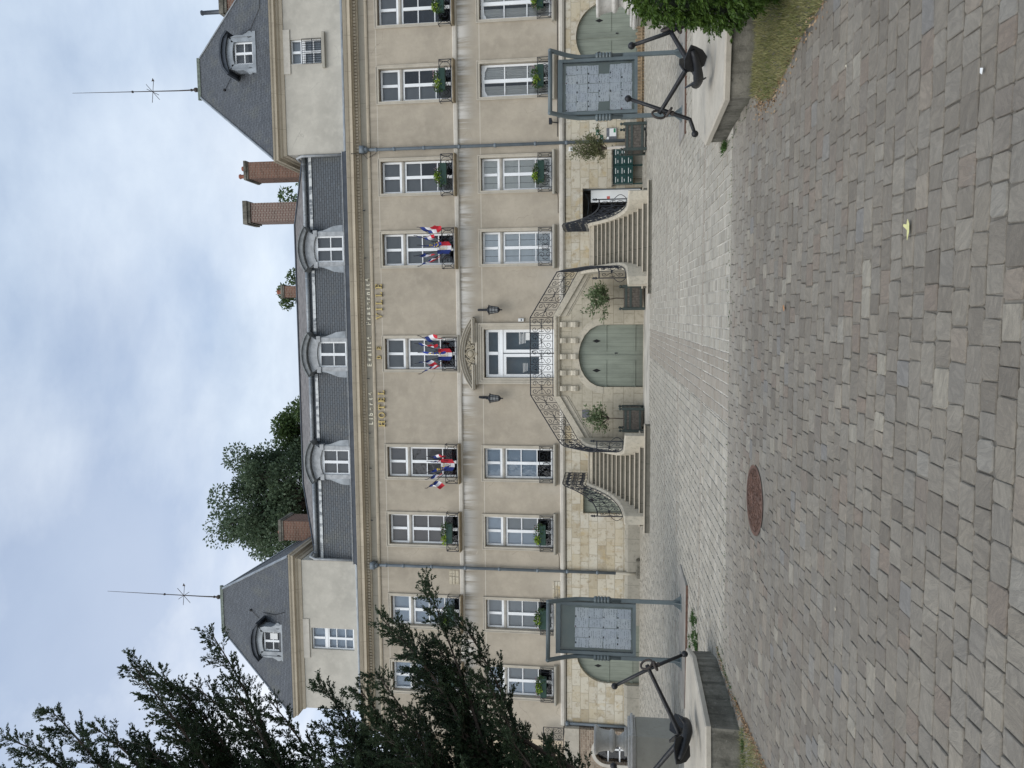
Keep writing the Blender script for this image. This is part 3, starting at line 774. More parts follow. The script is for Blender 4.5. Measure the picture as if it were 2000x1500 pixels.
# ---- windows of the two storeys
def sc_tube(mb, pts, y, r=.0085, n=4): mb.tube([(p[0], y, p[1]) for p in pts], r, n)
def upper_rail(x, z0, z1, y):
    mb = MB(); w = .755
    for a, b in (((x-w,z1),(x+w,z1)),((x-w,z0+.05),(x+w,z0+.05))): mb.beam((a[0],y,a[1]),(b[0],y,b[1]), .022, .022)
    for s in (-1,1):
        mb.beam((x+s*w,y,z0),(x+s*w,y,z1), .022, .022); mb.beam((x+s*w,y,z1),(x+s*w,0,z1), .02, .02); mb.beam((x+s*w,y,z0+.05),(x+s*w,0,z0+.05), .02, .02)
        c = x+s*.47; r = (z1-z0-.09)/2; zc = (z0+.05+z1)/2-.002
        sc_tube(mb, [(c+r*math.cos(t*pi/8), zc+r*math.sin(t*pi/8)) for t in range(17)], y, .011)
        sc_tube(mb, spiral((c-s*.03,zc-.02), .14, 1.15, pi/2, s, 16), y, .011)
        q = x+s*.745; sc_tube(mb, [(q-s*.09*math.sin(pi*t/8), z0+.07+(z1-z0-.1)*t/8) for t in range(9)], y, .011)
        sc_tube(mb, [(c-s*.17,zc+.04),(x+s*.2,zc+.02),(x+s*.13,zc-.06),(x+s*.04,zc-.09),(x,z0+.05)], y, .011)
        sc_tube(mb, spiral((x+s*.17,zc-.10), .07, 1, 0, -s, 10), y, .010)
    sc_tube(mb, [(x-.06,zc+.02),(x+.06,zc+.02)], y, .012)
    return mb
def lower_rail(x, z0, z1, y, w=.70):
    mb = MB()
    for z in (z0+.03, z1): mb.beam((x-w,y,z),(x+w,y,z), .022, .022)
    for d in (w, w-.17): 
        for s in (-1,1): mb.beam((x+s*d,y,z0),(x+s*d,y,z1), .018, .018)
    h = z1-z0
    for s in (-1,1):
        mb.beam((x+s*w,y,z1),(x+s*w,.1,z1), .018, .018)
        for fz in (.16,.84): sc_tube(mb, [(x+s*(w-.085)+.055*math.cos(t*pi/5), z0+h*fz+.055*math.sin(t*pi/5)) for t in range(11)], y, .009)
        sc_tube(mb, [(x+s*(w-.085),z0+h*.28),(x+s*(w-.085),z0+h*.72)], y, .009)
        for fz, dr in ((.27,-1),(.75,1)):
            sc_tube(mb, spiral((x+s*.30,z0+h*fz), .12, 1.2, dr*pi/2, s*dr, 14), y, .010)
            sc_tube(mb, spiral((x+s*.11,z0+h*(fz*.6+.2)), .08, 1.1, -dr*pi/2, -s*dr, 12), y, .009)
        sc_tube(mb, [(x+s*.42,z0+h*.3),(x+s*.47,z0+h*.5),(x+s*.42,z0+h*.72)], y, .010)
    sc_tube(mb, [(x+.10*math.cos(t*pi/6), z0+h*.5+.13*math.sin(t*pi/6)) for t in range(13)], y, .010)
    sc_tube(mb, [(x,z0+.03),(x,z1)], y, .008)
    return mb
def shutter(mb, x0, x1, z0, z1, y):
    """folded inner shutters: leaves with raised panels"""
    n = 4; w = (x1-x0)/n
    for k in range(n):
        a = x0+k*w+.008; b = a+w-.016; mb.box(a, b, y, y+.03, z0, z1)
        zz = [z0+.06, z0+(z1-z0)*.30, z0+(z1-z0)*.36, z0+(z1-z0)*.66, z0+(z1-z0)*.72, z1-.06]
        for c, d in ((zz[0],zz[1]),(zz[2],zz[3]),(zz[4],zz[5])):
            mb.box(a+.05, b-.05, y-.012, y-.0005, c+.03, d-.03)
            mb.box(a+.075, b-.075, y-.02, y-.0125, c+.055, d-.055)
SPEC = {  # (upper curtain, lower curtain kind)
 'R1':(CUR_GREY,'net'),'R2':(CUR_GREY,'net'),'R3':(CUR_GREY,'shut'),'R4':(CUR_GREY,'shutb'),'C':(CUR_GREY,None),
 'L4':(CUR_WARM,'blue'),'L3':(CUR_WARM,'bluehalf'),'L2':(CUR_BLUE,'greyblue'),'L1':(CUR_BLUE,'bluehalf')}
CUR_GB = curtain('grey_blue_blind', (.50,.54,.58))
def surround(x, z0, z1, sides_to, w=.11):
    mb = MB(); o = HW+w; y = -.045
    # outer fillet and inner flat, butted
    mb.box(x-o, x-HW, y, -.001, sides_to, z1+w); mb.box(x+HW, x+o, y, -.001, sides_to, z1+w)
    mb.box(x-HW, x+HW, y, -.001, z1, z1+w)
    e = .028
    mb.box(x-o-.004, x-o+e, y-.022, y-.0005, sides_to, z1+w+.004); mb.box(x+o-e, x+o+.004, y-.022, y-.0005, sides_to, z1+w+.004)
    mb.box(x-o+e, x+o-e, y-.022, y-.0005, z1+w-e, z1+w+.004)
    return mb
def facade_window(key, x, lower):
    z0, z1 = (LZ0, LZ1) if lower else (UZ0, UZ1)
    y = .15
    cur = SPEC[key][1] if lower else None
    notrans = lower and key in ('R1','R2')
    mb = MB()
    a, b = x-HW+.012, x+HW-.012
    if notrans:
        zb, zt = z0+.06, z1-.05
        window_frame(mb, a, b, zb, zt, y, .055, [zb+(zt-zb)*.345, zb+(zt-zb)*.67], .075, .13)
        ar = arcpts(x, b-a-.0 if False else (b-a)/2-.075, zt-.19, .115, 10)
        for s in (-1,1):
            pts = [(x+s*.065,zt-.075),(x+s*((b-a)/2-.075),zt-.075),(x+s*((b-a)/2-.075),zt-.21),(x+s*.35,zt-.12),(x+s*.065,zt-.10)]
            mb.prism(pts, 'xz', y+.002, y+.05)
    else:
        tz0, tz1 = (5.22,5.33) if lower else (8.99,9.10)
        window_frame(mb, a, b, tz1, z1-.03, y, .055, [], .07, .10)
        zb = z0+.06
        h = tz0-zb
        bars = [zb+h*.34, zb+h*.67] if not lower else [4.60, 3.98]
        if key in ('L4','L3') and not lower: bars = [8.33, 7.70]
        window_frame(mb, a, b, zb, tz0, y, .055, bars, .07, .115)
    w = build(mb, 'window', WHITE, hall)
    if not notrans:
        mb = MB(); mb.box(a, b, y-.035, y+.06, tz0+.001, tz1-.001); mb.box(a, b, y-.05, y-.0355, tz0+.03, tz1-.03); build(mb, 'transom', WOODGREY, w)
    mb = MB(); mb.quad((a,y+.03,z0+.05),(b,y+.03,z0+.05),(b,y+.03,z1-.03),(a,y+.03,z1-.03)); build(mb, 'pane', GLASS, w)
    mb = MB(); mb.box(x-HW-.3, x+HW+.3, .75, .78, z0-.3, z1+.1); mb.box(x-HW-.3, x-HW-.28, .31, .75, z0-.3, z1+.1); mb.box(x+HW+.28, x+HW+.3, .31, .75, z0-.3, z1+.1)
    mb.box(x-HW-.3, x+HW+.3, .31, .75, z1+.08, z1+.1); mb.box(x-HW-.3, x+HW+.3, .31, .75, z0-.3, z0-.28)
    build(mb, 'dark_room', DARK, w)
    if not lower:
        mb = MB(); cm = SPEC[key][0]
        if key == 'R2':
            mb.box(a, x-.02, .27, .275, z0, z1); mb.box(x+.02, b, .27, .275, 9.05, z1)
            build(mb, 'curtain', CUR_GREY, w)
        elif key == 'R1':
            mb.box(a, b, .27, .275, 9.05, z1); build(mb, 'curtain', CUR_GREY, w)
        elif key == 'R3':
            mb.box(a, x, .27, .275, 7.1, z1); mb.box(x, b, .27, .275, 8.33, z1); build(mb, 'blind', CUR_GREY, w)
        elif key == 'R4':
            mb.box(a, b, .27, .275, 7.72, z1); mb.box(a, x-.12, .28, .285, 7.3, 7.72); build(mb, 'blind', CUR_GREY, w)
        elif key == 'C':
            mb.box(a, b, .27, .275, 7.75, z1); build(mb, 'blind', CUR_GREY, w)
        else:
            mb.box(a, b, .27, .275, 7.35, z1); build(mb, 'blind', cm, w)
    else:
        mb = MB()
        if cur in ('shut','shutb'):
            shutter(mb, x-HW, x+HW, z0+.1, z1-.75, .24); shutter(mb, x-HW, x+HW, z1-.73, z1, .24)
            build(mb, 'inner_shutters', CUR_SHUT if cur == 'shut' else CUR_SHUTB, w)
        elif cur == 'net':
            n = 26
            for s, e in ((a, x-.16),(x+.0, b)):
                for k in range(n):
                    u0 = lerp(s,e,k/n); u1 = lerp(s,e,(k+1)/n)
                    mb.quad((u0,.26+.025*math.sin(k*1.9),z0+.15),(u1,.26+.025*math.sin((k+1)*1.9),z0+.15),(u1,.26+.025*math.sin((k+1)*1.9),z1),(u0,.26+.025*math.sin(k*1.9),z1))
            build(mb, 'net_curtain', CUR_WHITE, w)
        elif cur == 'blue':
            mb.box(a, b, .25, .255, 3.98, z1); build(mb, 'blind', CUR_BLUE, w)
        elif cur == 'bluehalf':
            mb.box(a, b, .25, .255, 5.2, z1); mb.box(a, x, .25, .255, 3.98, 5.2); build(mb, 'blind', CUR_BLUE, w)
            mb = MB(); mb.box(x, b, .26, .265, 3.98, 5.2); build(mb, 'lace_curtain', CUR_GB, w)
        else:
            mb.box(a, b, .25, .255, 3.9, z1); build(mb, 'blind', CUR_GB, w)
    if lower:
        build(surround(x, z0, z1, 3.33), 'surround', SURR, w)
        mb = MB(); mb.prism([(.14,3.2),(-.10,3.2),(-.15,3.23),(-.18,3.26),(-.18,3.31),(-.15,3.33),(.14,3.34)], 'yz', x-.80, x+.80); build(mb, 'sill', PEDST, w)
        build(lower_rail(x, 3.335, 3.86, -.12), 'balcony_rail', IRON, w)
    else:
        build(surround(x, z0, z1, 7.03), 'surround', SURR, w)
        if key != 'C':
            mb = MB(); mb.prism([(.14,6.93),(-.12,6.93),(-.30,6.95),(-.32,6.97),(-.32,7.005),(-.30,7.015),(.14,7.02)], 'yz', x-.78, x+.78); build(mb, 'sill', plain('timber_sill', (.30,.245,.165), .8, .3, 6), w)
            build(upper_rail(x, 7.0, 7.50, -.27), 'balcony_rail', IRON, w)
        else:
            mb = MB(); mb.prism([(.14,6.93),(-.10,6.93),(-.12,6.96),(-.12,7.0),(.14,7.01)], 'yz', x-.72, x+.72); build(mb, 'sill', PEDST, w)
            build(lower_rail(x, 7.01, 7.60, -.09, .64), 'balcony_rail', IRON, w)
    return w
for k, x in UPX.items(): facade_window(k, x, False)
for k, x in LOX.items(): facade_window(k, x, True)
# attic windows
def attic_window(x, z0, z1, zt, bars, grille, cur):
    mb = MB(); y = .1; a, b = x-.45, x+.45
    window_frame(mb, a, b, zt+.04, z1-.01, y, .05, [], .05, .09); window_frame(mb, a, b, z0+.02, zt-.04, y, .05, bars, .05, .09)
    mb.box(a, b, y-.01, y+.045, zt-.039, zt+.039)
    w = build(mb, 'window', WHITE, hall)
    mb = MB(); mb.quad((a,y+.03,z0),(b,y+.03,z0),(b,y+.03,z1),(a,y+.03,z1)); build(mb, 'pane', GLASS, w)
    mb = MB(); mb.box(a-.1,b+.1,.24,.26,z0-.1,z1+.1); build(mb, 'blind', cur, w)
    if grille:
        mb = MB(); y = -.02
        for z in (z0+.03, (z0+zt)/2, zt): mb.beam((x-.46,y,z),(x+.46,y,z), .02, .02)
        k = x-.46
        while k < x+.47: mb.beam((k,y,z0+.03),(k,y,zt), .013, .013); k += .083
        build(mb, 'window_grille', IRON, w)
        mb = MB(); mb.cbox(x-.66, x+.66, -.12, .1, z0-.13, z0-.01, .02); build(mb, 'sill', PEDST, w)
attic_window(10.03, 12.07, 13.34, 12.86, [12.45], True, CUR_GB)
attic_window(-13.12, 11.46, 13.26, 12.62, [11.85, 12.23], False, CUR_BLUE)
# ---- central entrance door with pediment
dx = -1.49
mb = MB()
window_frame(mb, dx-.92, dx+.92, 5.32, 5.93, .13, .06, [], .11, .12)
for s in (-1, 1):
    a, b = (dx-.92, dx-.02) if s < 0 else (dx+.02, dx+.92)
    mb.box(a, a+.12, .12, .19, 3.10, 5.26); mb.box(b-.12, b, .12, .19, 3.10, 5.26)
    mb.box(a+.12, b-.12, .12, .19, 5.14, 5.26); mb.box(a+.12, b-.12, .12, .19, 3.10, 3.78)
    mb.box(a+.12, b-.12, .125, .185, 3.781, 3.88)
mb.box(dx-.92, dx+.92, .1, .2, 5.261, 5.319)
door = build(mb, 'entrance_door', WHITE, hall)
mb = MB(); mb.quad((dx-.9,.155,3.8),(dx+.9,.155,3.8),(dx+.9,.155,5.9),(dx-.9,.155,5.9)); build(mb, 'pane', GLASS, door)
mb = MB(); mb.box(dx-.95,dx+.95,.6,.62,3.0,6.0); build(mb, 'hall_interior', CUR_SLATE, door)
mb = MB()
for k in range(5): mb.box(dx+.34+.012*k, dx+.80-.03*(k%3), .148, .151, 4.62-.055*k, 4.64-.055*k)
for k in range(4): mb.box(dx-.74+.02*k, dx-.38, .148, .151, 4.48-.05*k, 4.495-.05*k)
mb.box(dx+.50,dx+.78,.148,.151,4.22,4.38)
build(mb, 'glass_lettering', WPLASTIC, door)
mb = MB(); mb.ball((dx+.07,.07,4.12), .035, 8); mb.ball((dx-.62,.07,4.0), .03, 8); mb.ball((dx+.55,.07,4.0), .03, 8); build(mb, 'door_knob', IRON, door)
mb = MB()
for o, y in ((.0,-.05),(.09,-.08),(.17,-.11)):
    a = .93+o; b = a+.085 if o < .17 else a+.06
    mb.box(dx-b, dx-a, y, -.001, 3.08, 5.98+o); mb.box(dx+a, dx+b, y, -.001, 3.08, 5.98+o)
    mb.box(dx-b, dx+b, y, -.001, 5.98+o+.0005, 5.98+o+(b-a))
mb.box(dx-1.18, dx+1.18, -.16, -.112, 6.222, 6.30)
build(mb, 'door_surround', SURR, door)
mb = MB()
lo = arcpts(dx, 1.18, 6.42, .36, 24); hi = arcpts(dx, 1.34, 6.40, .46, 24)
mb.band(lo, hi, 'xz', -.24, -.001)
lo2 = arcpts(dx, 1.10, 6.40, .30, 24); mb.band(lo2, [(p[0],p[1]-.0005) for p in lo], 'xz', -.17, -.001)
hi2 = arcpts(dx, 1.40, 6.39, .50, 24); mb.band([(p[0],p[1]+.0005) for p in hi], hi2, 'xz', -.30, -.001)
for s in (-1,1):
    mb.box(min(dx+s*.42,dx+s*1.36), max(dx+s*.42,dx+s*1.36), -.24, -.001, 6.302, 6.36)
    mb.box(min(dx+s*.42,dx+s*1.40), max(dx+s*.42,dx+s*1.40), -.30, -.001, 6.361, 6.41)
mb.prism(list(arcpts(dx,1.12,6.40,.31,20)) + [(dx+1.12,6.33),(dx-1.12,6.33)], 'xz', -.06, -.0015)
build(mb, 'pediment', SURR, door)
mb = MB()  # carved cartouche: oval boss with scroll-work
cz = 6.47
mb.lathe([(.001,.09),(.07,.085),(.11,.06),(.125,.02),(.125,-.04)], (dx,-.14,cz), 16, 'y')
for k in range(20):
    a = 2*pi*k/20; a2 = 2*pi*(k+1)/20
    mb.tube([(dx+.16*math.cos(a),-.16,cz+.155*math.sin(a)),(dx+.16*math.cos(a2),-.16,cz+.155*math.sin(a2))], .028, 6)
for s in (-1,1):
    for (cx,czz,r,t,a0,sg) in ((.27,6.40,.09,1.4,pi*.6,1),(.30,6.56,.075,1.3,-pi*.5,-1),(.46,6.42,.085,1.4,pi*.4,-1),(.42,6.53,.05,1.2,0,1),(.58,6.44,.06,1.3,pi*.3,1),(.2,6.66,.05,1.2,0,-1),(.13,6.28,.05,1.2,pi/2,1)):
        pts = spiral((dx+s*cx,czz), r, t, a0 if s > 0 else pi-a0, sg*s, 14)
        mb.tube([(p[0],-.13,p[1]) for p in pts], [.032*(1-.5*i/14) for i in range(15)], 6)
    for k in range(5):
        mb.ball((dx+s*(.3+.07*k), -.12, 6.47+.035*math.sin(k*2.1)), .035, 7)
    mb.tube([(dx+s*.64,-.12,6.41),(dx+s*.72,-.12,6.47),(dx+s*.70,-.11,6.53)], [.03,.02,.006], 5)
mb.ball((dx,-.15,6.69), .05, 8); mb.ball((dx,-.15,6.25), .045, 8)
build(mb, 'carved_cartouche', CARVED, door, True)
# ---- gates of the ground floor
def gate_leaf(name, cx, hw, zs, rise, y, parent, zb=.0):
    arc = ell(cx, hw, zs, rise, 24)
    mid = [p for p in arc if p[0] <= cx+1e-6]; rt = [p for p in arc if p[0] >= cx-1e-6]
    mb = MB()
    mb.prism([(cx-hw,zb)] + mid + [(cx-.004,zb)], 'xz', y, y+.06)
    mb.prism([(cx+.004,zb)] + rt + [(cx+hw,zb)], 'xz', y, y+.06)
    mb.box(cx-.035, cx+.035, y-.025, y-.0005, zb, zs+rise-.02)
    g = build(mb, name, GATE, parent)
    for s in (-1,1):
        for z in (zb+.32, zs-.08):
            a, b = sorted((cx+s*.16, cx+s*(hw-.01))); mb = MB()
            mb.box(a, b, y-.018, y-.0005, z-.03, z+.03)
            mb.lathe([(.03,-.05),(.03,.05)], (cx+s*(hw-.01), y-.02, z), 8)
            build(mb, 'strap_hinge', GATE, g)
    for s in (-1,1):
        mb = MB(); c = cx+s*hw*.48; z = zs+rise*.28
        mb.prism([(c,z-.15),(c+.065,z),(c,z+.15),(c-.065,z)], 'xz', y-.004, y-.0005)
        build(mb, 'diamond_opening', DARK, g)
    mb = MB(); mb.ball((cx+.09,y-.03,1.0), .025, 8); mb.beam((cx+.09,y-.012,.93),(cx+.09,y-.012,1.03), .03, .012); build(mb, 'gate_lock', IRON, g)
    return g
for cx,hw,zs,rise in gates: gate_leaf('gate', cx, hw-.01, zs, rise-.01, .10, hall)
mb = MB(); mb.box(-7.615,-6.555,.12,.18,0,2.19); g = build(mb, 'side_door', GATE, hall)
mb = MB(); c, z = -7.15, 1.90; mb.prism([(c,z-.13),(c+.08,z),(c,z+.13),(c-.08,z)], 'xz', .112, .1195); build(mb, 'diamond_opening', DARK, g)
mb = MB(); mb.box(-7.6,-6.56,.10,.1195,1.58,1.64); build(mb, 'strap_hinge', GATE, g)
# recess with white panel door, right of the stairs
mb = MB(); mb.box(3.30,4.75,1.6,1.63,-.1,2.4); mb.box(3.40,3.43,.4201,1.6,-.1,2.3); mb.box(4.62,4.65,.4201,1.6,-.1,2.3); mb.box(3.4,4.65,.4201,1.6,2.23,2.26)
build(mb, 'recess', plain('recess_plaster', (.25,.24,.22), .9), hall)
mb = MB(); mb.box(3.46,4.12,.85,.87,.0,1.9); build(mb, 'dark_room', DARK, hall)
mb = MB(); mb.box(4.12,4.56,.25,.29,.1,1.92); d2 = build(mb, 'white_door', WHITE, hall)
mb = MB(); mb.box(4.24,4.33,.243,.2495,1.22,1.33); build(mb, 'door_sticker', plain('sticker_red', (.55,.12,.10), .5), d2)
mb = MB(); mb.tube([(4.58,.2,.1),(4.58,.2,2.2)], .022, 6); mb.tube([(4.5,.3,2.15),(4.2,.3,2.0),(3.6,.3,2.05)], .01, 4); build(mb, 'door_pipe', PIPE, d2)
# ---- patches of bare stone left in the render
def patch(x0,x1,z0,z1):
    mb = MB(); r = random.Random(5); n = 3
    for k in range(n):
        za = lerp(z0,z1,k/n); zb = lerp(z0,z1,(k+1)/n)-.02; m = x0 + (x1-x0)*r.uniform(.35,.65)
        for a, b in ((x0,m-.012),(m+.012,x1)): mb.cbox(a, b, -.022, .02, za, zb, .008)
    build(mb, 'bare_stone_patch', ASHLAR, hall)
patch(-10.62,-10.05,7.10,7.5); patch(-11.05,-10.35,3.10,3.40)
# ---- cables along the string courses
mb = MB()
def cab(pts, r=.011): mb.tube(pts, r, 4)
cab([(-16,-.05,2.86),(-10,-.05,2.85),(-6.6,-.05,2.86)]); cab([(3.3,-.05,2.86),(13,-.05,2.85)])
for x in (6.5,): cab([(x,-.02,3.14),(13,-.02,3.13)])
for x in (LOX['L3'], LOX['R3']): cab([(x-.72,-.14,3.22),(x-.78,-.1,3.14),(x-.95,-.06,3.12),(x-1.5,-.06,3.12)])
cab([(6.05,-.1,10.95),(6.08,-.42,10.9),(6.1,-.18,10.5),(5.95,-.05,10.4),(6.05,-.05,10.2),(6.15,-.08,10.0)])
build(mb, 'cable', CAB, hall)
# ---- lettering
def serif(mb, ch, x, z, h, y0, y1):
    st = h*.20; th = h*.115; sf = h*.10
    def V(xx, w=st, a=0, b=1): mb.box(xx, xx+w, y0, y1, z+h*a, z+h*b)
    def Hh(xa, xb, zz, t=th): mb.box(xa, xb, y0+.001, y1-.001, z+h*zz, z+h*zz+t)
    def ser(xx, w, top=True, bot=True):
        if bot: Hh(xx-sf, xx+w+sf, 0)
        if top: Hh(xx-sf, xx+w+sf, 1-.075)
    if ch == 'H':
        V(x+sf); V(x+sf+h*.62); ser(x+sf, st); ser(x+sf+h*.62, st); Hh(x+sf+st, x+sf+h*.62, .47); return h*1.02
    if ch == 'O':
        n = 20; c = (x+h*.5, z+h*.5)
        inn = [(c[0]+h*.30*math.cos(2*pi*k/n), c[1]+h*.44*math.sin(2*pi*k/n)) for k in range(n)]
        out = [(c[0]+h*.48*math.cos(2*pi*k/n), c[1]+h*.52*math.sin(2*pi*k/n)) for k in range(n)]
        mb.band(inn, out, 'xz', y0, y1, True); return h*1.0
    if ch == 'T':
        V(x+h*.33); ser(x+h*.33, st, False, True); Hh(x, x+h*.85, .925); mb.box(x,x+th,y0,y1,z+h*.75,z+h*.93); mb.box(x+h*.85-th,x+h*.85,y0,y1,z+h*.75,z+h*.93); return h*.87
    if ch in 'EL':
        V(x+sf); ser(x+sf, st); e = x+sf+h*.62
        Hh(x+sf, e, 0); mb.box(e-th,e,y0,y1,z+th,z+h*.24)
        if ch == 'E': Hh(x+sf, e, .925); mb.box(e-th,e,y0,y1,z+h*.76,z+h*.925); Hh(x+sf+st, e-h*.14, .48); mb.box(e-h*.17,e-h*.14+.002,y0,y1,z+h*.40,z+h*.62)
        return h*.82
    if ch == 'I': V(x+sf); ser(x+sf, st); return h*.48
    if ch == 'V':
        mb.prism([(x+h*.08,z+h),(x+h*.29,z+h),(x+h*.56,z+h*.18),(x+h*.47,z)], 'xz', y0, y1)
        mb.prism([(x+h*.80,z+h),(x+h*.88,z+h),(x+h*.50,z),(x+h*.47,z+.001)], 'xz', y0, y1)
        Hh(x, x+h*.38, .925); Hh(x+h*.68, x+h*1.0, .925); return h*.98
    if ch == 'D':
        V(x+sf); ser(x+sf, st); n = 12
        inn = [(x+sf+st+h*.32*math.sin(pi*k/n), z+h*.5-h*.42*math.cos(pi*k/n)) for k in range(n+1)]
        out = [(x+sf+st+h*.50*math.sin(pi*k/n), z+h*.5-h*.5*math.cos(pi*k/n)) for k in range(n+1)]
        mb.band(inn, out, 'xz', y0, y1); return h*.95
def word(txt, x0, x1, z, h, mat):
    tmp = MB(); tot = sum(serif(tmp, c, 0, 0, h, 0, .01) for c in txt)
    gap = (x1-x0-tot)/(max(1,len(txt)-1)); x = x0
    for c in txt:
        mb = MB(); x += serif(mb, c, x, z, h, -.07, -.015)+gap; build(mb, 'gilt_letter', mat, hall)
word('HOTEL', -4.36, -2.90, 9.94, .245, GOLD)
word('DE', -1.70, -1.20, 10.03, .17, GOLD)
word('VILLE', -.16, 1.22, 9.94, .245, GOLD)
def small_word(txt, x0, x1, z, size):
    xx = x0; n = len(txt)
    chars = []
    for c in txt:
        cu = bpy.data.curves.new('glyph', 'FONT'); cu.body = c; cu.size = size; cu.extrude = .012; cu.offset = .007
        ob = bpy.data.objects.new('glyph', cu); COL.objects.link(ob)
        dg = bpy.context.evaluated_depsgraph_get(); me = bpy.data.meshes.new_from_object(ob.evaluated_get(dg))
        vs = [tuple(v.co) for v in me.vertices]; fs = [tuple(p.vertices) for p in me.polygons]
        chars.append((vs, fs)); bpy.data.objects.remove(ob); bpy.data.meshes.remove(me); bpy.data.curves.remove(cu)
    wid = [max(v[0] for v in vs)-min(v[0] for v in vs) for vs, fs in chars]
    gap = (x1-x0-sum(wid))/(n-1)
    for (vs, fs), w in zip(chars, wid):
        mnx = min(v[0] for v in vs)
        mb = MB(); mb.add([(xx+v[0]-mnx, -.045-v[2], z+v[1]) for v in vs], fs); xx += w+gap
        build(mb, 'frieze_letter', PALELET, hall)
small_word('Libert\u00e9', -4.27, -3.00, 10.425, .235)
small_word('Egalit\u00e9', -1.98, -.83, 10.425, .235)
small_word('Fraternit\u00e9', -.36, 1.42, 10.425, .235)
# =================================================================== double staircase
GY = -2.0
st = thing('double_staircase', (-1.5, -3, 0), 'stone double flight staircase with iron railings and arched gate before the entrance', 'staircase')
gcx, ghw, gzs, grise = -1.48, 1.09, 1.42, .86
# front wall with arched opening, stepped outline following the flights
slope_top = lambda x: interp(x, [-4.55,-4.42,-2.84,-.15,1.44,1.56], [2.02,2.06,3.0,3.0,2.10,2.05])
mb = MB()
arc = ell(gcx, ghw, gzs, grise, 24)
xs = sorted({-4.55,-4.42,-2.84,-.15,1.44,1.56,*[p[0] for p in arc]})
for a, b in zip(xs, xs[1:]):
    za = slope_top(a); zb = slope_top(b)
    def low(x):
        if x <= gcx-ghw+1e-6 or x >= gcx+ghw-1e-6: return None
        t = (x-gcx)/ghw; return gzs+grise*math.sqrt(max(0,1-t*t))
    m = (a+b)/2
    if gcx-ghw < m < gcx+ghw:
        la = low(a) or gzs; lb = low(b) or gzs
        mb.quad((a,GY,la),(b,GY,lb),(b,GY,zb),(a,GY,za)); mb.quad((a,GY,la),(a,GY+.4,la),(b,GY+.4,lb),(b,GY,lb))
    else: mb.quad((a,GY,-.1),(b,GY,-.1),(b,GY,zb),(a,GY,za))
for s in (-1,1):
    x = gcx+s*ghw; mb.quad((x,GY,-.1),(x,GY+.4,-.1),(x,GY+.4,gzs),(x,GY,gzs))
mb.quad((-4.55,GY,-.1),(-4.55,GY,2.02),(-4.55,0,2.02),(-4.55,0,-.1)); mb.quad((1.56,GY,-.1),(1.56,0,-.1),(1.56,0,2.05),(1.56,GY,2.05))
build(mb, 'front_wall', make_stone('stair_wall_stone', (.50,.455,.36), (.27,.235,.17), .75, 1.4, (.62,.36)), st, org=(-1.5,GY,0))
mb = MB()   # arch ring of voussoirs, 1.5 cm proud
inn = ell(gcx, ghw+.005, gzs, grise+.005, 22); out = ell(gcx, ghw+.24, gzs, grise+.2, 22)
for k in range(22):
    if k % 2 == 0: mb.prism([inn[k],inn[k+2],out[k+2],out[k]], 'xz', GY-.012, GY-.0005) if k+2 <= 22 else None
build(mb, 'arch_ring', CURB, st)
g = gate_leaf('arched_gate', gcx, ghw-.01, gzs, grise-.01, GY+.12, st, .02)
mb = MB(); mb.box(gcx-ghw, gcx+ghw, GY-.05, GY+.3, -.1, .03+.02); build(mb, 'gate_threshold', CURB, st)
# landing slab with moulded edge, carried by corbels
mb = MB()
mb.prism([(0,2.93),(GY-.04,2.93),(GY-.08,2.97),(GY-.08,3.0),(GY-.13,3.03),(GY-.15,3.07),(GY-.15,3.12),(GY-.13,3.135),(0,3.14)], 'yz', -2.90, -.09)
build(mb, 'landing', CURB, st)
mb = MB()
for x in (-2.62,-2.07,-1.50,-.94,-.38):
    mb.prism([(GY-.001,2.93),(GY-.13,2.93),(GY-.16,2.86),(GY-.13,2.72),(GY-.07,2.66),(GY-.05,2.56),(GY-.10,2.5),(GY-.11,2.38),(GY-.07,2.30),(GY-.001,2.27)], 'yz', x-.085, x+.085)
    mb.tube([(x-.092,GY-.10,2.80),(x+.092,GY-.10,2.80)], .05, 8); mb.tube([(x-.092,GY-.08,2.40),(x+.092,GY-.08,2.40)], .035, 8)
build(mb, 'corbels', CURB, st)
# upper flights (sideways) with sloping stringers
for s in (-1, 1):
    mb = MB(); n = 8
    xa, xb = (-2.90,-4.42) if s < 0 else (-.09, 1.44)
    for k in range(n):
        a = lerp(xa,xb,k/n); b = lerp(xa,xb,(k+1)/n)
        mb.box(min(a,b), max(a,b), GY+.2, -.001, 1.7, 3.135-(k+1)*.155)
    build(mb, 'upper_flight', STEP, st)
    mb = MB()
    pts = [(xa, 3.0), (xb, 2.07)]
    mb.prism([(xa,2.93),(xa,3.17),(xb,2.27),(xb,2.03)], 'xz', GY-.11, GY+.18)
    mb.prism([(xa,2.72),(xa,2.9295),(xb,2.0295),(xb,1.86)], 'xz', GY-.035, GY+.01)
    mb.prism([(xa,2.66),(xa,2.695),(xb,1.835),(xb,1.80)], 'xz', GY-.02, GY+.01)
    build(mb, 'stringer', CURB, st)
    # intermediate landing
    mb = MB()
    a, b = (-5.98,-4.42) if s < 0 else (1.44, 3.02)
    mb.box(a, b, -3.0, -.04, 1.2, 1.87)
    build(mb, 'half_landing', CURB, st)
RS = [(1.59,2.9),(1.57,2.89),(1.56,2.87),(1.55,2.87),(1.55,2.88),(1.54,2.88),(1.54,2.88),(1.52,2.93),(1.47,2.94),(1.34,3.08),(1.17,3.21),(.96,3.4),(.73,3.56),(.56,3.73)]
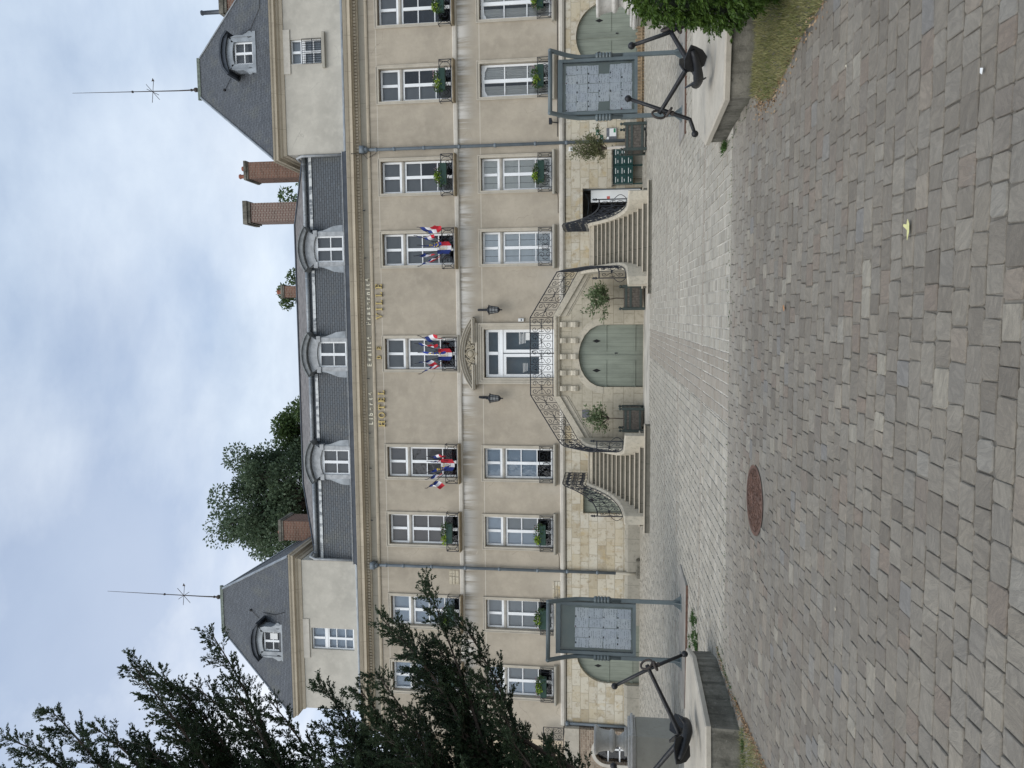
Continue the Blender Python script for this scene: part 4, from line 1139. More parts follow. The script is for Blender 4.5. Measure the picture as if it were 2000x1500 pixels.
LS = [(-4.61,-5.74),(-4.57,-5.74),(-4.52,-5.75),(-4.48,-5.73),(-4.44,-5.73),(-4.39,-5.72),(-4.37,-5.72),(-4.34,-5.71),(-4.27,-5.76),(-4.15,-5.88),(-3.98,-6.0),(-3.74,-6.17),(-3.51,-6.31),(-3.26,-6.44)]
for side, (S, dz) in enumerate(((LS,.045),(RS,0.0))):
    mb = MB(); nb = MB()
    for k, (a, b) in enumerate(S):
        a, b = min(a,b), max(a,b)
        if k < 11: a -= .06; b += .06
        y = -3.0-.28*k; z = 1.88-.134*k+dz
        zl = z-.134-.05 if k < 13 else -.1
        mb.box(a, b, y+.03, y+.40, max(-.1,zl-.3), z-.03)
        e = .0 if k < 9 else .02
        nb.cbox(a-e, b+e, y-.005, y+.36, z-.03, z, .009)
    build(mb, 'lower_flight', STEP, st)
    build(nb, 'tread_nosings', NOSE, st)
# curbs of the lower flights: plan path, top height
def curb(path, w, inner):
    """vertical curb wall following a plan path of (x,y,ztop)"""
    mb = MB(); m = len(path); L = []; Rr = []
    for i in range(m):
        p = Vector(path[i][:2]); q0 = Vector(path[max(i-1,0)][:2]); q1 = Vector(path[min(i+1,m-1)][:2])
        d = (q1-q0).normalized(); n = Vector((d.y,-d.x))*w/2
        L.append(p-n); Rr.append(p+n)
    for i in range(m):
        z = path[i][2]
        mb.v += [(L[i].x,L[i].y,-.1),(L[i].x,L[i].y,z-.03),(lerp(L[i].x,Rr[i].x,.12),lerp(L[i].y,Rr[i].y,.12),z),(lerp(L[i].x,Rr[i].x,.88),lerp(L[i].y,Rr[i].y,.88),z),(Rr[i].x,Rr[i].y,z-.03),(Rr[i].x,Rr[i].y,-.1)]
    for i in range(m-1):
        for k in range(5): mb.f.append([i*6+k,i*6+k+1,(i+1)*6+k+1,(i+1)*6+k]); mb.mi.append(0)
    mb.f.append([0,1,2,3,4,5]); mb.mi.append(0); mb.f.append([(m-1)*6+k for k in (5,4,3,2,1,0)]); mb.mi.append(0)
    return mb
def dens(path, n=5):
    out = []
    for i in range(len(path)-1):
        p0 = path[max(i-1,0)]; p1 = path[i]; p2 = path[i+1]; p3 = path[min(i+2,len(path)-1)]
        for k in range(n):
            t = k/n
            out.append(tuple(.5*((2*b)+(-a+c)*t+(2*a-5*b+4*c-d)*t*t+(-a+3*b-3*c+d)*t*t*t) for a,b,c,d in zip(p0,p1,p2,p3)))
    out.append(tuple(path[-1])); return out
# (x, y, rail bottom z, rail top z)
R_IN = dens([(1.45,-2.06,2.27,3.02),(1.46,-3.0,1.98,2.72),(1.46,-3.9,1.52,2.28),(1.46,-4.7,1.15,1.92),(1.42,-5.4,.90,1.66),(1.28,-6.0,.74,1.52),(1.02,-6.4,.72,1.50)])
L_IN = dens([(-4.44,-2.06,2.27,3.02),(-4.50,-3.0,2.02,2.76),(-4.44,-3.9,1.56,2.32),(-4.36,-4.7,1.19,1.96),(-4.26,-5.4,.96,1.72),(-4.07,-6.0,.80,1.58),(-3.76,-6.4,.78,1.56)])
R_OUT = dens([(3.03,-.12,1.97,2.86),(3.00,-1.6,1.94,2.84),(2.98,-3.0,1.93,2.74),(2.97,-3.9,1.52,2.28),(2.98,-4.7,1.15,1.92),(3.02,-5.4,.90,1.66),(3.10,-6.0,.74,1.52),(3.26,-6.4,.71,1.50)])
L_OUT = dens([(-6.03,-.12,2.0,2.86),(-5.95,-1.6,1.97,2.84),(-5.86,-3.0,1.97,2.76),(-5.83,-3.9,1.56,2.32),(-5.83,-4.7,1.2,1.96),(-5.87,-5.4,.96,1.70),(-5.95,-6.0,.82,1.56),(-6.02,-6.4,.78,1.54)])
for P in (R_IN, L_IN, R_OUT, L_OUT):
    q = [(p[0],p[1],p[2]-.02) for p in P]
    e = q[-1]; s = 1 if e[0] > q[-6][0] else -1
    q.append((e[0]+s*.22, e[1]-.06, e[2]-.02))
    if P in (R_IN, L_IN): q = [p for p in q if p[1] < -2.12]
    build(curb(q, .20, None), 'curb', CURB, st)
# ---- railings
def rail_map(path):
    """returns f(u,v): u along the plan in metres, v 0..1 in height"""
    S = [0]
    for a, b in zip(path, path[1:]): S.append(S[-1]+math.hypot(b[0]-a[0], b[1]-a[1]))
    def f(u, v):
        u = max(0, min(S[-1], u)); i = 0
        while i < len(S)-2 and S[i+1] < u: i += 1
        t = (u-S[i])/max(1e-6, S[i+1]-S[i]); a, b = path[i], path[i+1]
        x = lerp(a[0],b[0],t); y = lerp(a[1],b[1],t); z0 = lerp(a[2],b[2],t); z1 = lerp(a[3],b[3],t)
        return (x, y, lerp(z0,z1,v))
    return f, S[-1]
def railing(path, pw=.5, posts=True, endpost=False, h=.78):
    f, L = rail_map(path); mb = MB(); n = max(1, round(L/pw)); w = L/n; R = .0095
    N = max(2, len(path)*2)
    for v, r in ((0.02,.014),(1,.020)): mb.tube([f(L*k/N, v) for k in range(N+1)], r, 5)
    for k in range(n+1): mb.tube([f(k*w,0), f(k*w,1)], .012, 5)
    def cv(k, pts): mb.tube([f(k*w+u*w, v) for u, v in pts], R, 4)
    for k in range(n):
        for s in (-1,1):
            w = L/n
            def sp(cu, cvv, r, t, a0, sg): cv(k, [(cu+(x)/w, cvv+(z)/h) for x, z in spiral((0,0), r, t, a0, sg, 13)])
            c = .5+s*.25
            sp(c, .22, .115, 1.3, pi/2 if s > 0 else pi/2, -s)
            sp(c, .80, .10, 1.3, -pi/2, s)
            cv(k, [(c,.22+.115/h),(.5+s*.10,.45),(.5+s*.16,.56),(c,.80-.10/h)])
            cv(k, [(.5+s*.36,.40),(.5+s*.40,.5),(.5+s*.36,.62)])
            sp(.5+s*.075, .52, .035, 1, 0, s)
        cv(k, [(.5,.02),(.5,.98)]); cv(k, [(.08,.5),(.92,.5)])
        mb.ball(f(k*w+.5*w,.5), .018, 6)
    if endpost:
        e = f(L,0); t = f(L,1)
        mb.tube([e, (t[0],t[1],t[2]+.08)], .018, 6); mb.lathe([(.018,0),(.045,.03),(.02,.06),(.035,.09),(.003,.15)], (t[0],t[1],t[2]+.06), 8)
        s = -1 if path[-1][0] < path[-8][0] else 1
        mb.tube([(e[0]+s*.02+s*.10*math.sin(pi*q/8), e[1]-.02, lerp(e[2]+.02, e[2]+.35, q/8)) for q in range(9)], .009, 4)
    return mb
Y0 = GY-.07
build(railing([(-2.86,Y0,3.17,3.98),(-.13,Y0,3.17,3.98)], .545), 'landing_railing', IRON, st)
build(railing([(-2.86,Y0,3.17,3.98),(-4.44,Y0,2.29,3.02)], .52), 'flight_railing', IRON, st)
build(railing([(-.13,Y0,3.17,3.98),(1.46,Y0,2.29,3.02)], .52), 'flight_railing', IRON, st)
for P in (L_IN, R_IN, L_OUT, R_OUT): build(railing(P, .72, True, True), 'flight_railing', IRON, st)
# slate plaque and white intercom boxes
mb = MB(); mb.box(-3.66,-3.38,GY-.03,GY-.0005,1.92,2.16); build(mb, 'wall_plaque', PLAQUE, st)
def wall_box(x, y, z, w, d, h, label):
    t = MB(); t.cbox(x-w/2, x+w/2, y-d, y-.002, z, z+h, .01); m2 = MB()
    o = build(t, 'wall_box', WPLASTIC); tag(o, label, 'wall box')
    q = MB(); q.box(x-w*.3, x+w*.3, y-d-.006, y-d-.0005, z+h*.3, z+h*.55); build(q, 'front_panel', PLAQUE, o)
    return o
wall_box(-.22, -.0, 4.44, .12, .08, .2, 'small white intercom box on the wall beside the entrance door')
wall_box(6.02, -.03, 2.58, .16, .1, .14, 'small white junction box under the ledge by the right downpipe')
wall_box(-16.55, -.0, 6.28, .3, .12, .3, 'white alarm box high on the wall behind the conifer')
mb = MB(); mb.cbox(6.94,7.06,-.3,-.12,3.32,3.42,.01); mb.tube([(7.0,-.15,3.32),(7.0,-.06,3.2),(7.0,-.02,3.12)], .02, 6); mb.beam((6.9,-.28,3.38),(7.1,-.28,3.38), .16, .1)
tag(build(mb, 'floodlight', IRON), 'small black floodlight on the ledge right of the right downpipe', 'floodlight')
# =================================================================== lanterns
def lantern(x, label):
    t = thing('wall_lantern', (x, 0, 5.2), label, 'lantern', 'lanterns beside the entrance')
    y = -.38; z0 = 5.22
    mb = MB(); mb.tube([(x,-.01,6.12),(x,-.16,6.16),(x,-.30,6.08),(x,y,5.98),(x,y,5.86)], .022, 6)
    mb.tube([(p[0],p[1],p[2]) for p in [(x,-.01,5.86),(x,-.14,5.92),(x,-.22,6.02),(x,-.14,6.10)]], .014, 5); mb.cbox(x-.04,x+.04,-.03,-.001,5.78,6.2,.005)
    build(mb, 'bracket', IRON, t)
    mb = MB(); mb.lathe([(.02,.66),(.05,.62),(.04,.58),(.13,.52),(.20,.50),(.20,.48),(.15,.47)], (x,y,z0), 6)
    mb.lathe([(.01,-.02),(.03,.03),(.02,.06),(.07,.10),(.115,.15),(.09,.16)], (x,y,z0), 6)
    for k in range(6):
        a = 2*pi*k/6; c, s = math.cos(a), math.sin(a); mb.tube([(x+.10*c,y+.10*s,z0+.15),(x+.155*c,y+.155*s,z0+.48)], .012, 4)
    for h, r in ((.26,.12),(.37,.138)): mb.tube([(x+r*math.cos(2*pi*k/6),y+r*math.sin(2*pi*k/6),z0+h) for k in range(6)], .008, 4, True)
    build(mb, 'cage', IRON, t)
    mb = MB(); mb.lathe([(.092,.16),(.143,.475)], (x,y,z0), 6); build(mb, 'glass', LANTGL, t)
lantern(.17, 'black iron wall lantern right of the entrance pediment')
lantern(-3.17, 'black iron wall lantern left of the entrance pediment')
# =================================================================== flower boxes
def leaf_blob(mb, c, rx, ry, rz, n, L, W, rnd, up=.4):
    for _ in range(n):
        while True:
            p = (rnd.uniform(-1,1),rnd.uniform(-1,1),rnd.uniform(-1,1)); q = p[0]**2+p[1]**2+p[2]**2
            if q < 1 and q > .08: break
        P = Vector((c[0]+p[0]*rx, c[1]+p[1]*ry, c[2]+p[2]*rz))
        d = Vector((p[0]+rnd.uniform(-.6,.6), p[1]+rnd.uniform(-.6,.6), p[2]*.5+up+rnd.uniform(-.6,.6))).normalized()
        leaf(mb, P, d, L*rnd.uniform(.6,1.25), W*rnd.uniform(.7,1.2), rnd)
def leaf(mb, P, d, L, W, rnd):
    s = d.cross(Vector((rnd.uniform(-1,1),rnd.uniform(-1,1),rnd.uniform(-1,1))))
    if s.length < 1e-4: s = d.cross(Vector((1,.3,.2)))
    s = s.normalized()*W/2
    m = P+d*L*.45
    n = len(mb.v); mb.v += [tuple(P), tuple(m+s), tuple(P+d*L), tuple(m-s)]; mb.f.append([n,n+1,n+2,n+3]); mb.mi.append(mb.cur)
COLNAME = {'R1':'first window from the right','R2':'second window from the right','R3':'window just left of the right downpipe','L3':'window just right of the left downpipe','L2':'window just left of the left downpipe','L1':'window farthest left'}
def flower_box(key, lower, side, rnd):
    x = UPX[key]; y = -.40 if not lower else -.27; z = 7.26 if not lower else 3.66; w = .40
    z = 7.24 if not lower else 3.62
    fl = 'lower' if lower else 'upper'
    t = thing('flower_box', (x, y, z), f'dark green flower box on the {fl} floor {COLNAME[key]}', 'flower box', 'flower boxes on the window railings')
    mb = MB(); mb.prism([(y-.10,z),(y+.10,z),(y+.115,z+.20),(y-.115,z+.20)], 'yz', x-w+.02, x+w-.02); mb.box(x-w,x+w,y-.125,y+.125,z+.2005,z+.225)
    mb.tube([(x-.25,y+.1,z+.2),(x-.25,y+.14,z+.24)], .01, 4)
    build(mb, 'box', BOXGREEN, t)
    mb = MB(); leaf_blob(mb, (x+rnd.uniform(-.05,.05),y,z+.27), w*rnd.uniform(.7,1.02), .16, rnd.uniform(.13,.2), rnd.randint(230,360), .085, .045, rnd, .35)
    leaf_blob(mb, (x+side*.28,y-.06,z+.24), .16, .12, .20, 90, .08, .04, rnd, -.1)
    build(mb, 'foliage', BOXLEAF, t)
    mb = MB(); leaf_blob(mb, (x-rnd.uniform(.02,.26),y-.05,z+.24+rnd.uniform(0,.06)), rnd.uniform(.11,.2), .14, rnd.uniform(.11,.17), rnd.randint(90,160), .085, .05, rnd, .3); build(mb, 'lime_plant', LIMELEAF, t)
    mb = MB(); leaf_blob(mb, (x+.2,y-.04,z+.36), .22, .12, .13, 26, .035, .035, rnd, .2); leaf_blob(mb, (x-.3,y-.04,z+.34), .1, .1, .1, 10, .04, .04, rnd, .2); build(mb, 'flowers', PETAL, t)
r5 = random.Random(21)
for k in ('R1','R2','R3','L3','L2','L1'):
    for lw in (False, True): flower_box(k, lw, -1 if k[0]=='R' else 1, r5)
# =================================================================== flags and shields
def wave(u, v, ph): return .045*math.sin(5*u+ph)*u + .025*math.sin(7*v+2*u+ph)
def flag(base, tip, kindf, fold, hang, label, grp, rnd, size=.62):
    t = thing('flag', base, label, 'flag', grp)
    B, T = Vector(base), Vector(tip); T.x = B.x+(T.x-B.x)*1.25; size *= .88
    mb = MB(); mb.tube([B, T], .011, 6); mb.lathe([(.004,0),(.016,.03),(.002,.10)], tuple(T), 6); build(mb, 'pole', plain('flag_pole_dark', (.02,.02,.03), .5, .1), t)
    d = (B-T).normalized(); ph = rnd.uniform(0,6)
    top = T + d*.06; nv, nu = 8, 12
    ax = Vector((hang, -.12, -1)).normalized()
    mb = MB(); G = {}
    for i in range(nu+1):
        u = i/nu
        for j in range(nv+1):
            v = j/nv
            p = top + d*size*.72*v*(1-.45*u*fold) + ax*size*u*1.05
            p += Vector((wave(u,v,ph)*1.3, wave(u,v,ph+1.3)*1.6, .05*math.sin(5*v+ph)*u))
            G[i,j] = len(mb.v); mb.v.append(tuple(p))
    for i in range(nu):
        for j in range(nv):
            mb.f.append([G[i,j],G[i+1,j],G[i+1,j+1],G[i,j+1]]); mb.mi.append(0 if kindf == 'eu' else (0 if i < 4 else 1 if i < 8 else 2))
    cl = build(mb, 'cloth', EUBLUE if kindf == 'eu' else [BLUE, FWHITE, RED], t, True)
    if kindf == 'eu':
        mb = MB()
        for k in range(12):
            a = 2*pi*k/12; u = .5+.25*math.cos(a); v = .5+.32*math.sin(a)
            p = top + d*size*.72*v*(1-.45*u*fold) + ax*size*u*1.05 + Vector((wave(u,v,ph)*1.3, wave(u,v,ph+1.3)*1.6-.012, .05*math.sin(5*v+ph)*u))
            s = []
            for q in range(10):
                rr = .034 if q % 2 == 0 else .014
                s.append((p.x+rr*math.sin(pi*q/5), p.z+rr*math.cos(pi*q/5)))
            mb.prism(s, 'xz', p.y-.006, p.y+.006)
        build(mb, 'stars', YEL, cl)
r7 = random.Random(3)
PLACE = {'R4':'upper window right of the centre','C':'upper window over the entrance','L4':'upper window left of the centre'}
for key, zb, sgnx in (('R4',7.15,0),('C',7.20,0),('L4',7.12,0)):
    x = UPX[key]; y = -.36
    grp = 'flags at the '+PLACE[key]
    cl = PLACE[key]
    if key != 'L4':
        flag((x-.10,y,zb+.1),(x-.58,y-.62,zb+1.05),'fr',.7,.42,f'outer left tricolour flag at the {cl}',grp,r7,.62)
        flag((x-.05,y,zb+.12),(x-.26,y-.50,zb+1.22),'fr',.9,-.10,f'inner left tricolour flag at the {cl}',grp,r7,.60)
        flag((x+.10,y,zb+.1),(x+.60,y-.62,zb+1.05),'fr',.6,.10,f'outer right tricolour flag at the {cl}',grp,r7,.66)
        flag((x+.05,y,zb+.12),(x+.36,y-.50,zb+1.20),'fr',.8,-.02,f'inner right tricolour flag at the {cl}',grp,r7,.60)
        flag((x,y,zb+.14),(x+.07,y-.42,zb+1.10),'eu',.75,.05,f'blue flag with yellow stars at the {cl}',grp,r7,.72)
    else:
        flag((x-.10,y,zb+.1),(x-.66,y-.62,zb+.95),'fr',.8,-.02,f'outer left tricolour flag at the {cl}',grp,r7,.52)
        flag((x-.05,y,zb+.12),(x-.40,y-.50,zb+.98),'fr',.95,.22,f'inner left tricolour flag at the {cl}',grp,r7,.50)
        flag((x+.10,y,zb+.1),(x+.36,y-.62,zb+.88),'fr',.8,.16,f'outer right tricolour flag at the {cl}',grp,r7,.50)
        flag((x+.05,y,zb+.12),(x+.18,y-.50,zb+.90),'fr',.95,.1,f'inner right tricolour flag at the {cl}',grp,r7,.46)
        flag((x,y,zb+.14),(x-.18,y-.42,zb+.95),'eu',.5,.22,f'blue flag with yellow stars at the {cl}',grp,r7,.64)
    # tricolour shield
    zs = 7.05 if key != 'C' else 7.08; hw = .225
    t = thing('flag_shield', (x, -.46, zs), f'small tricolour shield below the flags of the {cl}', 'shield', 'tricolour shields')
    ys = -.46
    for nm, mat, a, b in (('blue_band',BLUE,-hw,-hw/3),('white_band',FWHITE,-hw/3,hw/3),('red_band',RED,hw/3,hw)):
        mb = MB(); low = lambda u: zs+.10*(abs(u)/hw)**2 if False else zs+.14*abs(u)/hw*(1 if True else 0)
        mb.prism([(x+a,zs+.58),(x+b,zs+.58),(x+b,low(b)+.0),(x+a,low(a)+.0)], 'xz', ys-.012, ys+.012); build(mb, nm, mat, t)
    mb = MB(); zc = zs+.36
    mb.box(x-.066,x-.05,ys-.02,ys-.0125,zc-.10,zc+.10); mb.box(x-.066,x-.02,ys-.02,ys-.0125,zc+.085,zc+.101); mb.box(x-.066,x-.022,ys-.02,ys-.0125,zc-.008,zc+.008); mb.box(x-.03,x-.016,ys-.02,ys-.0125,zc,zc+.1)
    mb.prism([(x-.045,zc-.01),(x-.03,zc-.01),(x-.006,zc-.1),(x-.022,zc-.1)], 'xz', ys-.02, ys-.0125)
    mb.box(x+.016,x+.032,ys-.02,ys-.0125,zc-.10,zc+.10); mb.box(x+.016,x+.066,ys-.02,ys-.0125,zc+.085,zc+.101); mb.box(x+.016,x+.052,ys-.02,ys-.0125,zc-.008,zc+.008)
    mb.tube([(x-.07+.14*k/8, ys-.016, zc-.13-.02*math.sin(pi*k/8)) for k in range(9)], .008, 4); mb.tube([(x-.07+.14*k/8, ys-.016, zc+.12+.02*math.sin(pi*k/8)) for k in range(9)], .008, 4)
    build(mb, 'emblem', GOLD, t)
# =================================================================== planter tubs and their small trees
def tub(cx, cy, w, h, label, tilt=0):
    z0 = gz(cy); t = thing('planter_tub', (cx, cy, z0), label, 'planter tub', 'wooden planter tubs'); H = w/2
    for sx in (-1,1):
        for sy in (-1,1):
            mb = MB(); x, y = cx+sx*H, cy+sy*H
            mb.cbox(x-.045,x+.045,y-.045,y+.045,z0,z0+h,.008); mb.lathe([(.02,0),(.03,.015),(.018,.03)], (x,y,z0+h), 8); mb.ball((x,y,z0+h+.065), .048, 8)
            build(mb, 'corner_post', TUBPAINT, t)
    mb = MB()
    for s in (-1,1):
        for zz in (.14,.47,h-.12):
            mb.box(cx-H+.045,cx+H-.045,cy+s*H-.022,cy+s*H+.022,z0+zz-.035,z0+zz+.035); mb.box(cx+s*H-.022,cx+s*H+.022,cy-H+.045,cy+H-.045,z0+zz-.035,z0+zz+.035)
    build(mb, 'rails', TUBPAINT, t)
    mb = MB(); n = 8; pw = (w-.09)/n
    for s in (-1,1):
        for k in range(n):
            a = -H+.045+k*pw
            mb.box(cx+a+.003,cx+a+pw-.003,cy+s*H-.012,cy+s*H+.010,z0+.08,z0+h-.06); mb.box(cx+s*H-.012,cx+s*H+.010,cy+a+.003,cy+a+pw-.003,z0+.08,z0+h-.06)
    build(mb, 'planks', TUBWOOD, t)
    mb = MB(); mb.box(cx-H+.02,cx+H-.02,cy-H+.02,cy+H-.02,z0+.08,z0+h-.1); build(mb, 'soil', SOIL, t)
    return z0+h-.1
def small_tree(cx, cy, z0, trunk, cr, ch, label, mat, name, rnd, n=900, bark=BARK, r=.018, L=.10, W=.045, sparse=1.0, stake=False, dx=0):
    t = thing(name, (cx,cy,z0), label, 'small tree')
    mb = MB(); mb.tube([(cx,cy,z0),(cx+.01,cy,z0+trunk*.6),(cx-.01+dx*.3,cy,z0+trunk)], [r,r*.9,r*.7], 7); tr = build(mb, 'trunk', bark, t)
    bb = MB(); lf = MB(); top = Vector((cx+dx*.3,cy,z0+trunk))
    for k in range(16):
        a = rnd.uniform(0,2*pi); e = rnd.uniform(.15,1.25)
        d = Vector((math.cos(a)*math.cos(e), math.sin(a)*math.cos(e)*.9, math.sin(e)))
        end = top + Vector((d.x*cr*rnd.uniform(.7,1.15)+dx*.7, d.y*cr*rnd.uniform(.7,1.1), d.z*ch*rnd.uniform(.75,1.1)))
        mid = top.lerp(end,.5)+Vector((rnd.uniform(-.05,.05),rnd.uniform(-.05,.05),.05))
        bb.tube([top, mid, end], [.010,.007,.003], 4)
        m = int(n*sparse/16)
        for q in range(m):
            u = rnd.uniform(.28,1.05); p = (top.lerp(mid,u*2) if u < .5 else mid.lerp(end,(u-.5)*2)) + Vector((rnd.gauss(0,.07),rnd.gauss(0,.07),rnd.gauss(0,.06)))
            dd = (d*.5+Vector((rnd.uniform(-1,1),rnd.uniform(-1,1),rnd.uniform(-.7,.8)))).normalized(); leaf(lf, p, dd, L*rnd.uniform(.6,1.2), W*rnd.uniform(.7,1.2), rnd)
    build(bb, 'branches', BARK, t); build(lf, 'crown', mat, t)
    return t
r9 = random.Random(17)
z = tub(.52, -2.75, .74, .74, 'dark planter tub right of the arched gate under the stairs')
small_tree(.50,-2.75,z,.52,.66,.95,'young citrus tree in the tub right of the arched gate',ORANGE,'citrus_tree',r9,1000,L=.125,W=.055,dx=-.05)
z = tub(-3.57, -2.75, .74, .74, 'dark planter tub left of the arched gate under the plaque')
small_tree(-3.58,-2.75,z,.52,.52,.85,'sparse young citrus tree in the tub left of the arched gate',ORANGE,'citrus_tree',r9,620,L=.125,W=.055,dx=.06)
z = tub(5.66, -3.0, .80, .74, 'weathered planter tub in front of the green letter boxes')
small_tree(5.40,-3.0,z,.62,.66,1.15,'olive tree with white wrapped trunk in the tub before the letter boxes',OLIVE,'olive_tree',r9,2600,PALEBARK,.055,.085,.032)
# =================================================================== letter boxes and notices on the wall
t = thing('letter_boxes', (5.3,-.2,.1), 'bank of dark green letter boxes on a stand against the wall', 'letter boxes')
z0, zt = .40, 1.10
for k in range(2):
    a = 4.66+k*.67; mb = MB(); mb.cbox(a+.005,a+.665,-.40,-.08,z0,zt,.006); b = build(mb, 'cabinet', MAILGREEN, t)
    for r_ in range(3):
        for c_ in range(2):
            mb = MB()
            x = a+.05+c_*.31; zz = zt-.10-r_*.23
            mb.box(x,x+.20,-.406,-.4005,zz+.005,zz+.025); mb.box(x+.03,x+.13,-.406,-.4005,zz-.075,zz-.057)
            build(mb, 'mail_slot', WPLASTIC, b)
    mb = MB()
    for r_ in range(1,3): mb.box(a+.01,a+.66,-.404,-.4005,zt-.005-r_*.23,zt+.003-r_*.23)
    mb.box(a+.335,a+.341,-.404,-.4005,z0,zt); build(mb, 'seams', DARK, b)
mb = MB(); mb.box(4.62,6.04,-.46,-.05,zt+.02,zt+.06); build(mb, 'hood', CONC, t)
mb = MB()
for x in (4.68,5.33,5.98): mb.box(x-.02,x+.02,-.3,-.2,.03,z0)
build(mb, 'stand', MAILGREEN, t)
t = thing('display_case', (6.5,-.05,1.0), 'small glazed display case with white green leaflet on the wall', 'display case')
mb = MB(); mb.box(6.28,6.72,-.10,-.031,.98,1.35); build(mb, 'case', PLAQUE, t)
mb = MB(); mb.box(6.42,6.70,-.106,-.1005,1.0,1.24); mb.box(6.31,6.40,-.106,-.1005,1.26,1.34); build(mb, 'leaflet', WPLASTIC, t)
mb = MB(); mb.box(6.55,6.69,-.110,-.1065,1.02,1.09); build(mb, 'green_print', plain('print_green', (.02,.22,.10), .5), t)
for i, (x, w, lab) in enumerate(((6.62,.13,'upper green sign plate on the wall above the display case'),(6.42,.11,'lower green sign plate on the wall above the display case'))):
    mb = MB(); z = 1.62-.14*i; mb.box(x-w,x+w*.6,-.05,-.031,z,z+.11); o = build(mb, 'sign_plate', plain('sign_green', (.01,.14,.10), .5)); tag(o, lab, 'sign')
    mb = MB(); mb.box(x-w+.03,x-.04,-.054,-.0505,z+.03,z+.08); build(mb, 'pictogram', WPLASTIC, o)
# low log edging along the wall by the right gate
t = thing('log_edging', (8.4,-1.2,.05), 'low edging of upright wooden logs along the wall by the right gate', 'edging')
mb = MB(); rr = random.Random(2); x = 6.35
woodlog = plain('log_wood', (.27,.20,.125), .9, .35, 6, 30, .3)
while x < 10.6:
    h = .27+rr.uniform(-.02,.02)+(.05 if int(x/.11)%2 else 0); mb.lathe([(.052,0),(.052,h-.01),(.045,h)], (x,-1.2-.02*rr.random(),.02), 8); x += .108
build(mb, 'logs', woodlog, t)
mb = MB(); mb.box(6.32,10.6,-1.29,-1.262,.12,.17); build(mb, 'binding_rail', woodlog, t)
